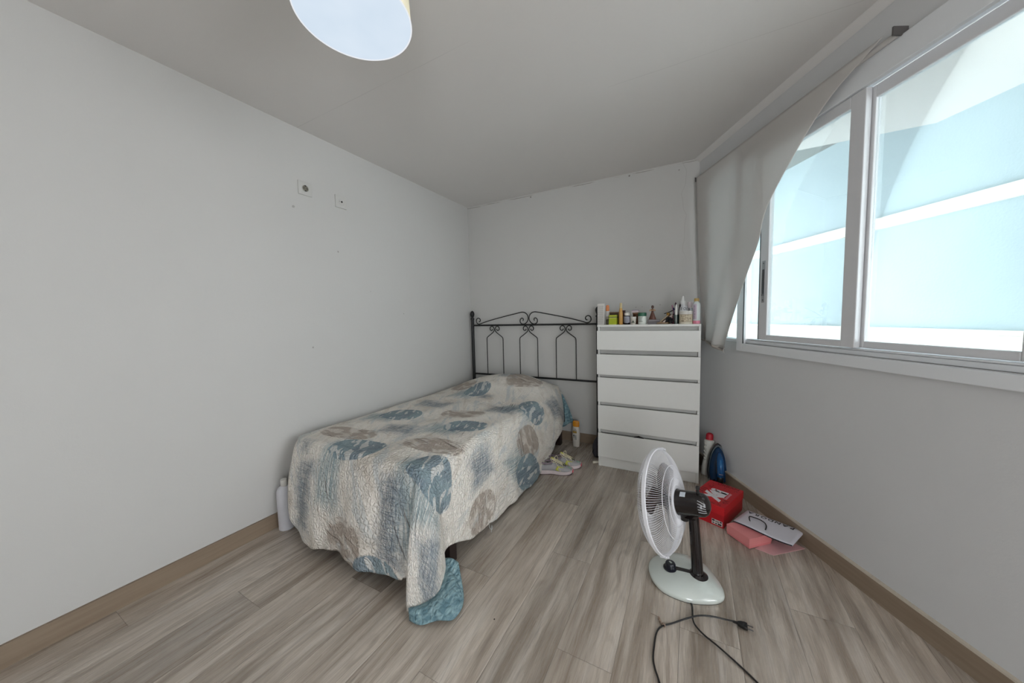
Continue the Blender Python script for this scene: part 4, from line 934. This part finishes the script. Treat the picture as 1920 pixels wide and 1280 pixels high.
# ------------------------------------------------------------------ sneakers
def sneaker(loc, rz, label):
    r = thing('sneaker', label, 'shoe', loc, (0, 0, rz), 'pair of grey sneakers by the bed')
    # local +x = toe, length .27
    L = .272
    def half(k): # outline half width along 0..1 heel->toe
        return .034*(1-(1-min(1, k/.12))**2)**.5*(1 if k < .12 else 1)+.016*math.exp(-((k-.70)/.2)**2)-.006*math.exp(-((k-.38)/.13)**2)
    def ring(k, z, s_):
        return half(k)*s_*(1 if k < .86 else max(.0, (1-((k-.86)/.14)**2.2))**.55)
    N = 30; ks = [i/(N-1) for i in range(N)]
    # sole
    rows = []
    for k in ks:
        x = k*L-.13; w = max(.002, ring(k, 0, 1.10)); up = .010*max(0, (k-.82)/.18)**1.6+.006*max(0, (.1-k)/.1)
        th = .034-.010*k
        rows.append([(x, -w*.94, up), (x, -w*1.04, up+th*.5), (x, -w, up+th), (x, 0, up+th), (x, w, up+th), (x, w*1.04, up+th*.5), (x, w*.94, up), (x, 0, up)])
    b = MB(); b.grid(rows, closev=True); b.add(rows[0], [tuple(range(8))]); b.add(rows[-1], [tuple(range(8))])
    b.build('sole', mat('pinkish_white_sole', (214, 200, 200), .6), r, angle=60)
    rows2 = [[(p[0]*1.0, p[1]*.97, p[2]*.0+z-.0) for p, z in zip([q_[0], q_[6]], (0, 0))] for q_ in rows]
    b = MB(); b.grid([[(q_[0][0], q_[0][1]*1.03, q_[0][2]), (q_[6][0], q_[6][1]*1.03, q_[6][2])] for q_ in rows]); b.build('outsole', mat('plum_outsole', (60, 36, 44), .7), r, solid=.005)
    # upper
    rows = []; M_ = 14
    for k in ks:
        x = k*L-.13; w = max(.002, ring(k, 0, 1.0)); base = .032-.010*k
        h = np.interp(k, [0, .08, .2, .33, .45, .62, .8, .92, 1], [.075, .092, .082, .088, .090, .066, .050, .038, .022])
        row = []
        for j in range(M_+1):
            a = PI*j/M_; cx_ = math.cos(a); sz = math.sin(a)
            openf = 1.0
            yy = -w*cx_*(1-.28*sz**2*(1 if k < .6 else .5)); zz = base+(h-base)*sz**.75
            row.append((x, yy, zz))
        if k < .40:  # foot opening: drop the middle
            for j in range(M_+1):
                d = abs(j-M_/2)
                if d < 4: row[j] = (row[j][0], row[j][1]*1.5, row[j][2]-(.034*(1-d/4)**.6 if k > .05 else .01))
        rows.append(row)
    b = MB(); b.grid(rows); b.build('upper', mat('grey_mesh_fabric', (176, 174, 176), .85, var=.12, vscale=220, bump=.6, bscale=500), r, solid=.003, angle=70)
    # collar
    col = spline([(-.118, 0, .094), (-.09, -.024, .086), (-.05, -.027, .080), (-.02, -.021, .090), (-.012, 0, .098), (-.02, .021, .090), (-.05, .027, .080), (-.09, .024, .086)], 6, closed=True)
    MB().tube(col, .0055, 8, closed=True).build('collar', mat('mauve_lining', (138, 122, 132), .8), r)
    # tongue
    b = MB(); b.grid([[(-.020+.085*i/8+.0, (j-2)*.009*(1-.2*i/8), .112-.048*i/8+(.003 if abs(j-2) < 1 else 0)) for j in range(5)] for i in range(9)])
    b.build('tongue', mat('white_tongue', (216, 206, 190), .8), r, solid=.005)
    # yellow-green tabs
    for sg in (1, -1):
        q = MB().grid([[(.005+.045*i/4+.006*j, sg*(.040+.006*(1-j/3)-.008*j/3-.0*i), .040+.028*j/3-.004*i) for j in range(4)] for i in range(5)])
        q.build('side_tab', mat('lime_yellow', (196, 196, 84), .6), r, solid=.003)
    MB().grid([[(.064+.010*i, (j-2)*.010, .0755-.0075*i+.002-.0025*abs(j-2)) for j in range(5)] for i in range(3)]).build('black_patch', mat('black_patch', (20, 20, 24), .5), r, solid=.004)
    MB().grid([[(L-.13-.012+.014*math.cos(a), .030*math.sin(a), .012+.016*q_) for a in np.linspace(-1.2, 1.2, 9)] for q_ in (0, .5, 1)]).build('toe_tip', mat('coral_pink_tip', (222, 96, 112), .5), r, solid=.004)
    MB().grid([[(.105+.012*i, -.020+.005*j, .0475-.004*i+.001) for j in range(4)] for i in range(3)]).build('mint_patch', mat('mint_patch', (160, 196, 178), .6), r, solid=.003)
    # laces
    q = MB()
    for i in range(6):
        x = -.006+i*.0135; z = .108-i*.0075
        q.tube(spline([(x, -.023, z-.012), (x+.003, -.008, z+.004), (x+.012, .010, z+.001), (x+.014, .023, z-.016)], 5), .0023, 6)
        q.tube(spline([(x, .023, z-.012), (x+.003, .008, z+.005), (x+.012, -.010, z+.002), (x+.014, -.023, z-.016)], 5), .0023, 6)
    q.tube(spline([(-.004, 0, .112), (-.03, -.03, .125), (-.012, -.042, .100), (.010, -.030, .098), (0, 0, .110)], 6), .002, 6)
    q.tube(spline([(-.004, 0, .112), (.02, .030, .120), (.030, .044, .088), (.012, .036, .092), (-.004, 0, .110)], 6), .002, 6)
    q.tube(spline([(-.004, 0, .112), (.015, -.038, .085), (.035, -.048, .055), (.045, -.050, .030)], 6), .0018, 6)
    q.build('laces', mat('cream_laces', (222, 214, 180), .8), r)
    MB().tube([(-.005, -.008, .110), (-.018, -.009, .124), (-.021, -.006, .120)], .004, 8).build('pull_tab', mat('acid_yellow', (208, 206, 70), .6), r)
    MB().tube(spline([(-.116, 0, .082), (-.130, 0, .100), (-.128, 0, .118), (-.116, 0, .108)], 5), .003, 6).build('heel_loop', mat('mauve_lining', (0,0,0)), r)
sneaker((-.915, 2.345, .001), math.radians(24), 'grey and cream sneaker with yellow tabs, half hidden by the quilt')
sneaker((-.885, 2.468, .001), math.radians(27), 'grey and cream sneaker behind its twin, nearer the back wall')

# ------------------------------------------------------------------ fan
FB = Vector((-.010, 1.615, 0))
fan = thing('desk_fan', 'white desk fan with black motor and stem standing on the floor', 'fan', FB)
out = [(-.163,1.630), (-.158,1.580), (-.138,1.532), (-.098,1.492), (-.045,1.478), (.010,1.480), (.065,1.499), (.110,1.524), (.136,1.556), (.136,1.600), (.118,1.655), (.085,1.715), (.052,1.750), (.015,1.764), (-.03,1.766), (-.078,1.750), (-.122,1.715), (-.152,1.672)]
O = np.array(spline([(x, y, 0) for x, y in out], 5, closed=True))[:, :2]
ctr = np.array([.02, 1.605]); cc = np.array([.0, 1.615])
rows = []
def fan_h(f, x, y):   # f: 1 at rim, 0 at centre
    return .020+.036*(1-f**2.6)**.95
for f, z in ((.965, .001), (.985, .004), (1.0, .010), (1.0, .015), (.996, .019)):
    rows.append([(cc[0]+(p[0]-cc[0])*f, cc[1]+(p[1]-cc[1])*f, z) for p in O])
for f in np.linspace(.98, .06, 22):
    c_ = cc*f+ctr*(1-f); rows.append([(c_[0]+(p[0]-cc[0])*f, c_[1]+(p[1]-cc[1])*f, fan_h(f, 0, 0)) for p in O])
b = MB(); b.grid(rows, closev=True); b.add(rows[-1], [tuple(range(len(O)))]); b.add(rows[0], [tuple(range(len(O)))])
b.build('base', mat('pale_mint_gloss', (212, 220, 214), .08, spec=1.0, var=.01, Coat_Weight=1.0, Coat_Roughness=.03), fan, world=True, angle=60)
b = MB(); b.prism([(cc[0]+(p[0]-cc[0])*.972, cc[1]+(p[1]-cc[1])*.972) for p in O], .0, .0009); b.build('base_pad', M_black, fan, smooth=False, world=True)
M_fan = mat('dark_brown_gloss', (24, 18, 18), .16, spec=.6, var=.02)
pc = Vector((.040, 1.603, 0)); AX = Vector((math.sin(math.radians(-77.2))*math.cos(math.radians(-11.7)), math.cos(math.radians(-77.2))*math.cos(math.radians(-11.7)), math.sin(math.radians(-11.7))))
GC = Vector((-.1025, 1.60, .360))
MC = GC-AX*.118                    # motor centre
P = [Vector(p) for p in spline([(pc.x, pc.y, .045), (pc.x-.002, pc.y, .06), (pc.x-.008, pc.y-.001, .15), (pc.x-.016, pc.y-.003, .26), (pc.x-.022, pc.y-.004, .335)], 5)]
rr = [np.interp(i/(len(P)-1), [0, .08, .15, .5, 1], [.034, .027, .0245, .022, .0205]) for i in range(len(P))]
MB().tube(P, rr, 24).build('stem', M_fan, fan, world=True)
b = MB(); M0 = T(pc.x, pc.y, .0); b.lathe([(.040, .046), (.040, .052), (.031, .058), (.026, .062)], 28, M=M0)
b.prism([(-.105, -.010), (0, -.012), (0, .012), (-.105, .010)], .044, .056, M=T(pc.x, pc.y, 0) @ R('Z', 3)); b.build('stem_collar', M_fan, fan, world=True)
kb = Vector((-.069, 1.596, .046))
MB().lathe([(.028, 0), (.030, .002), (.030, .006), (.022, .010), (.021, .026), (.018, .030), (0, .031)], 28, M=T(*kb)).build('speed_knob', mat('navy_black_plastic', (20, 22, 34), .3), fan, world=True)
MB().box((-.004, -.007, .0312), (.004, .007, .0318), M=T(*kb) @ R('Z', 40)).build('knob_mark', mat('knob_mark', (180, 184, 180), .5), fan, smooth=False, world=True)
# frame of the head: local z = AX (forward to the left), y up
zl = AX.normalized(); xl = Vector((0, 0, 1)).cross(zl).normalized(); yl = zl.cross(xl)
def HM(c): return Matrix(((xl.x, yl.x, zl.x, c.x), (xl.y, yl.y, zl.y, c.y), (xl.z, yl.z, zl.z, c.z), (0, 0, 0, 1)))
MM = HM(MC)
MB().lathe([(.001, -.074), (.018, -.072), (.036, -.064), (.046, -.050), (.050, -.030), (.051, .0), (.051, .045), (.054, .050), (.054, .056), (.046, .058)], 36, M=MM).build('motor_housing', M_fan, fan, world=True)
b = MB()
for k in range(5):
    ph = math.radians(34-k*13)
    b.tube([MM @ Vector((r_*math.cos(ph+tw), r_*math.sin(ph+tw), z_)) for r_, z_, tw in ((.0500, -.037, .12), (.0476, -.0475, .04), (.0430, -.0550, -.05), (.0372, -.0632, -.14))], .0011, 6)
b.build('vent_slots', mat('silver_slots', (196, 196, 200), .3), fan, world=True)
MB().lathe([(.0065, 0), (.0065, .018), (.0085, .020), (.0085, .027), (.006, .030), (0, .0305)], 16, M=T(*(MM @ Vector((0, .048, -.034))))).build('oscillation_knob', M_black, fan, world=True)
MB().grid([[MM @ Vector((.0518*math.cos(a_), .0518*math.sin(a_), z_)) for a_ in np.linspace(math.radians(50), math.radians(78), 8)] for z_ in (.010, .032)]).build('rating_label', mat('silver_label', (206, 214, 222), .35), fan, world=True)
MB().cyl(MC+Vector((-.01, 0, -.040)), Vector((P[-1].x, P[-1].y, .318)), .030, .022, n=20).build('tilt_joint', M_fan, fan, world=True)
MB().cyl(MC+AX*.025+Vector((0, 0, -.045)), MC+AX*.025+Vector((0, 0, -.078)), .019, .015, n=18).build('swivel', M_black, fan, world=True)
# guards
M_g = mat('white_wire', (222, 222, 226), .35, var=.01); GR = .218
GM = HM(GC)
def ringpts(rad, z, n=96): return [GM @ Vector((rad*math.cos(a), rad*math.sin(a), z)) for a in np.linspace(0, 2*PI, n, endpoint=False)]
b = MB(); rows = []
for (r_, z_) in ((GR-.001, -.009), (GR+.004, -.007), (GR+.005, .006), (GR+.001, .008), (GR-.002, .006), (GR-.002, -.007)): rows.append(ringpts(r_, z_))
b.grid(rows, closeu=True, closev=True); b.build('guard_ring', M_g, fan, world=True)
def guard(prof, nw, name, rings):
    b = MB(); pp = spline([(r_, 0, z_) for r_, z_ in prof], 4)
    for k in range(nw):
        a = 2*PI*k/nw; tw = .10
        b.tube([GM @ Vector((p[0]*math.cos(a+tw*(1-p[0]/GR)), p[0]*math.sin(a+tw*(1-p[0]/GR)), p[2])) for p in pp], .00075, 4, cap=False)
    for r_, z_ in rings: b.tube(ringpts(r_, z_, 80), .0016, 5, closed=True)
    b.build(name, M_g, fan, world=True)
guard([(.040, .058), (.085, .062), (.135, .057), (.185, .040), (.208, .020), (GR-.001, .004)], 140, 'front_guard', [(.150, .047), (.095, .055)])
guard([(.052, -.062), (.090, -.062), (.135, -.055), (.185, -.036), (.208, -.020), (GR-.001, -.005)], 140, 'rear_guard', [(.150, -.051), (.100, -.061)])
MB().lathe([(.001, .058), (.030, .058), (.041, .055), (.042, .050), (.035, .049)], 32, M=GM).build('front_badge', M_g, fan, world=True)
MB().lathe([(.050, -.064), (.066, -.066), (.068, -.060), (.050, -.058)], 40, M=GM, cap=False).build('rear_plate', M_g, fan, world=True)
# clips on the ring
for ang in (math.radians(118), math.radians(-62)):
    M_ = GM @ Matrix.Rotation(ang, 4, 'Z') @ T(GR+.004, 0, 0)
    c_ = MB().box((-.004, -.018, -.014), (.005, .018, .014), M=M_).build('ring_clip', M_g, fan, smooth=False, world=True, bevel=.002)
    MB().cyl(M_ @ Vector((.0051, .0, 0)), M_ @ Vector((.0062, .0, 0)), .003, n=10).build('screw', M_black, c_, world=True)
# blades
hub = MB().lathe([(.001, .030), (.018, .028), (.026, .018), (.028, -.020), (.022, -.028)], 28, M=GM).build('hub', M_fan, fan, world=True)
for k in range(3):
    a0 = math.radians(-108+120*k); rows = []
    for i in range(13):
        f = i/12; r_ = .024+.155*f; wdt = .34+.55*math.sin(PI*min(1, f*1.02)**.8)*.85
        if f > .9: wdt *= 1-(f-.9)*3.5
        rows.append([GM @ Vector((r_*math.cos(a0+wdt*(q_-.5)*1.35+.25*f), r_*math.sin(a0+wdt*(q_-.5)*1.35+.25*f), (q_-.5)*-.040*(1-.35*f))) for q_ in np.linspace(0, 1, 9)])
    MB().grid(rows).build('blade', mat('smoky_brown_blade', (58, 48, 46), .25, var=.02), fan, world=True, solid=.0016, angle=80)
# cable
cab = [(.004,1.490,.006), (.017,1.478,.0035), (.0195,1.436,.004), (.021,1.400,.006), (.030,1.372,.009), (.057,1.342,.011), (.097,1.318,.010), (.143,1.289,.006), (.201,1.243,.004),
       (.27,1.17,.004), (.27,1.05,.004), (.17,.96,.004), (.03,.96,.004), (-.060,1.040,.004), (-.077,1.102,.004), (-.093,1.140,.004), (-.102,1.175,.004), (-.103,1.229,.004), (-.101,1.274,.004), (-.093,1.303,.005), (-.077,1.323,.006), (-.051,1.346,.006), (-.005,1.384,.012), (.041,1.415,.019), (.087,1.430,.022), (.131,1.440,.020), (.158,1.450,.016)]
MB().tube(spline(cab, 8), .0030, 8).build('power_cable', M_black, fan, world=True)
pl = thing('power_plug', '', '', (.165, 1.452, .0)); del pl['label'], pl['category']
pl.parent = fan; pl.location = Vector((.158, 1.450, .013))-FB; pl.rotation_euler = (0, .05, math.radians(-6))
COL.objects.unlink(pl); bpy.data.objects.remove(pl)
MP = T(.158, 1.450, .0145) @ R('Z', -4)
plug = MB().lathe([(.0042, -.004), (.0052, .012), (.006, .014)], 12, M=MP @ R('Y', 90))
plug.prism([(.012, -.0055), (.020, -.010), (.034, -.0145), (.044, -.0130), (.044, .0130), (.034, .0145), (.020, .010), (.012, .0055)], -.0065, .0065, M=MP)
plug.build('plug', M_black, fan, world=True, bevel=.002)
q = MB(); 
for yy in (-.0090, .0090): q.cyl(MP @ Vector((.044, yy, 0)), MP @ Vector((.062, yy*.93, 0)), .0020, n=8)
q.build('plug_pins', mat('steel_pins', (90, 88, 90), .3, .7), fan, world=True)
# wire tie
tw = spline([(-.128,1.362,.002), (-.112,1.360,.003), (-.098,1.352,.004)], 5)
b = MB().tube(tw, .0008, 5)
b.tube([(-.100+.014*i/10+.003*math.sin(i*1.6), 1.352-.030*i/10, .006+.003*math.cos(i*1.6)) for i in range(11)], .0032, 6)
for k in range(2): b.tube([(-.079+.006*math.cos(a), 1.321+.004*k, .007+.0058*math.sin(a)) for a in np.linspace(0, 2*PI, 10, endpoint=False)], .0018, 5, closed=True)
tag(b.build('wire_tie', mat('beige_tie', (140, 120, 104), .7)), 'twisted beige wire tie around the fan cable on the floor', 'tie')
tag(MB().lathe([(.0005, 0), (.003, .001), (.0025, .003), (.0005, .004)], 8, M=T(-.677, 1.057, 0)).build('crumb', M_inkd), 'tiny dark crumb on the floor right of the quilt corner', 'crumb')

# ------------------------------------------------------------------ blind
bl = thing('roller_blind', 'off-white roller blind hanging skewed across the window', 'blind', W(.6, -.06, 2.25))
def fabric_mat():
    m = bpy.data.materials.new('blind_fabric'); t = NT(m); c = t.coord()
    col = t.mix(t.noise(c, 4, 3), srgb(228, 224, 219), srgb(233, 229, 225))
    p = t.bsdf(col, .85, 0, t.bump(t.noise(c, 500, 2), .15, .001), .15)
    tr = t.n('ShaderNodeBsdfTranslucent'); t.val(tr.inputs[0], srgb(224, 221, 220))
    mx = t.n('ShaderNodeMixShader'); mx.inputs[0].default_value = .42
    t.t.links.new(p.outputs[0], mx.inputs[1]); t.t.links.new(tr.outputs[0], mx.inputs[2]); t.t.links.new(mx.outputs[0], t.out.inputs[0]); return m
ZS = [2.223, 2.10, 1.80, 1.60, 1.44, 1.28, 1.15, 1.04, 1.005]
LT = [.045, .047, .054, .060, .070, .084, .104, .118, .123]
RT = [1.33, 1.08, .800, .735, .661, .594, .545, .506, .495]
zz = np.linspace(2.223, 1.005, 90); lt = np.interp(zz, ZS[::-1], LT[::-1]); 
rs = np.array(spline([(a, b_, 0) for a, b_ in zip(ZS, RT)], 12)); rt = np.interp(zz, rs[::-1, 0], rs[::-1, 1])
rows = []
for z, l, r_ in zip(zz, lt, rt):
    k = max(0, (2.223-z)/1.22); row = []
    for j in range(70):
        f = j/69
        fold = ((k**4.5)*.020*math.sin(f*PI*5.0+.6)+(k**2.5)*.008*math.sin(f*PI*2.0+1.2*k))*min(1, f*4)
        row.append(W(l+(r_-l)*f, -.050-.018*k*f+fold-.03*k*k*f+.036*k*(1-f)**2, z-.020*k*f-.02*(k**6)*f))
    rows.append(row)
MB().grid(rows).build('fabric', fabric_mat(), bl, world=True, solid=.0007, angle=80)
MB().cyl(W(.047, -.030, 2.205), W(1.36, -.030, 2.205), .011, n=16).build('roller_tube', mat('blind_white', (204, 200, 196), .5), bl, world=True)
for t_ in (.040, 1.366): MB().box((t_-.003, -.056, 2.195), (t_+.003, -.001, 2.226), M=MW).build('bracket', mat('dark_bracket', (96, 92, 90), .5), bl, smooth=False, world=True)
# hem pocket and bottom bar
rows = []
for kz in range(7):
    row = []
    for j in range(70):
        f = j/69; fold = .020*math.sin(f*PI*5.0+.6)*(1-.12*kz)+.012*math.sin(f*PI*2.2+1.5); e = kz/6
        fold *= min(1, f*4)
        row.append(W(.123+(.495-.123)*f, -.050-.018*f+fold-.03*f+.036*(1-f)**2-.008*math.sin(PI*e)*f, 1.005-.040*f-.034*e*(.25+.75*f)))
    rows.append(row)
MB().grid(rows).build('hem_pocket', mat('hem_fabric', (196, 188, 180), .8), bl, world=True, solid=.001, angle=80)
MB().tube([W(.13+.35*f, -.038-.050*f, 1.0-.045*f) for f in np.linspace(0, 1, 12)], .0055, 8).build('bottom_bar', mat('blind_bar', (160, 152, 146), .5), bl, world=True)

# ------------------------------------------------------------------ camera
a = .4924; pitch = .0717; roll = -.0239; HCAM = 1.1986; F = 627.43
cp, sp = math.cos(pitch), math.sin(pitch); cr, sr = math.cos(roll), math.sin(roll)
fwd = Vector((0, cp, -sp)); up0 = Vector((0, sp, cp)); r0 = Vector((1, 0, 0))
rgt = r0*cr+up0*sr; upv = -r0*sr+up0*cr
RM = Matrix(((math.cos(a), -math.sin(a), 0), (math.sin(a), math.cos(a), 0), (0, 0, 1)))
rgt, upv, fwd = RM @ rgt, RM @ upv, RM @ fwd
cam = bpy.data.cameras.new('camera'); co = bpy.data.objects.new('camera', cam); COL.objects.link(co)
cam.sensor_width = 36; cam.lens = 36*F/1920; cam.clip_start = .02
co.matrix_world = Matrix(((rgt.x, upv.x, -fwd.x, 0), (rgt.y, upv.y, -fwd.y, 0), (rgt.z, upv.z, -fwd.z, HCAM), (0, 0, 0, 1)))
SC.camera = co

# ------------------------------------------------------------------ light
w = bpy.data.worlds.new('world'); SC.world = w; w.use_nodes = True
nt = w.node_tree; nt.nodes.clear()
bg = nt.nodes.new('ShaderNodeBackground'); wo = nt.nodes.new('ShaderNodeOutputWorld')
bg.inputs[0].default_value = (.93, .965, 1.0, 1); bg.inputs[1].default_value = 7.3
nt.links.new(bg.outputs[0], wo.inputs[0])
def portal(t0, t1, z0, z1):
    L = bpy.data.lights.new('portal', 'AREA'); L.shape = 'RECTANGLE'; L.size = t1-t0; L.size_y = z1-z0; L.cycles.is_portal = True
    o = bpy.data.objects.new('portal', L); COL.objects.link(o)
    c = W((t0+t1)/2, TH+.01, (z0+z1)/2); x_ = D3; z_ = N3; y_ = z_.cross(x_)   # light points along -z_ (into the room)
    o.matrix_world = Matrix(((x_.x, y_.x, z_.x, c.x), (x_.y, y_.y, z_.y, c.y), (x_.z, y_.z, z_.z, c.z), (0, 0, 0, 1)))
portal(*O1); portal(*O2)
L = bpy.data.lights.new('portal', 'AREA'); L.shape = 'RECTANGLE'; L.size = OF[1]-OF[0]; L.size_y = OF[2]; L.cycles.is_portal = True
o = bpy.data.objects.new('portal', L); COL.objects.link(o); o.location = ((OF[0]+OF[1])/2, YF-.16, OF[2]/2); o.rotation_euler = (PI/2, 0, 0)

SC.view_settings.view_transform = 'Standard'; SC.view_settings.look = 'None'
SC.view_settings.gamma = 1; SC.view_settings.use_curve_mapping = False
SC.view_settings.exposure = 0.0
SC.cycles.use_denoising = True
SC.cycles.max_bounces = 8; SC.cycles.diffuse_bounces = 4; SC.cycles.glossy_bounces = 3; SC.cycles.transparent_max_bounces = 8
SC.cycles.use_adaptive_sampling = True; SC.cycles.adaptive_threshold = .1; SC.cycles.adaptive_min_samples = 20
SC.cycles.sample_clamp_indirect = 8
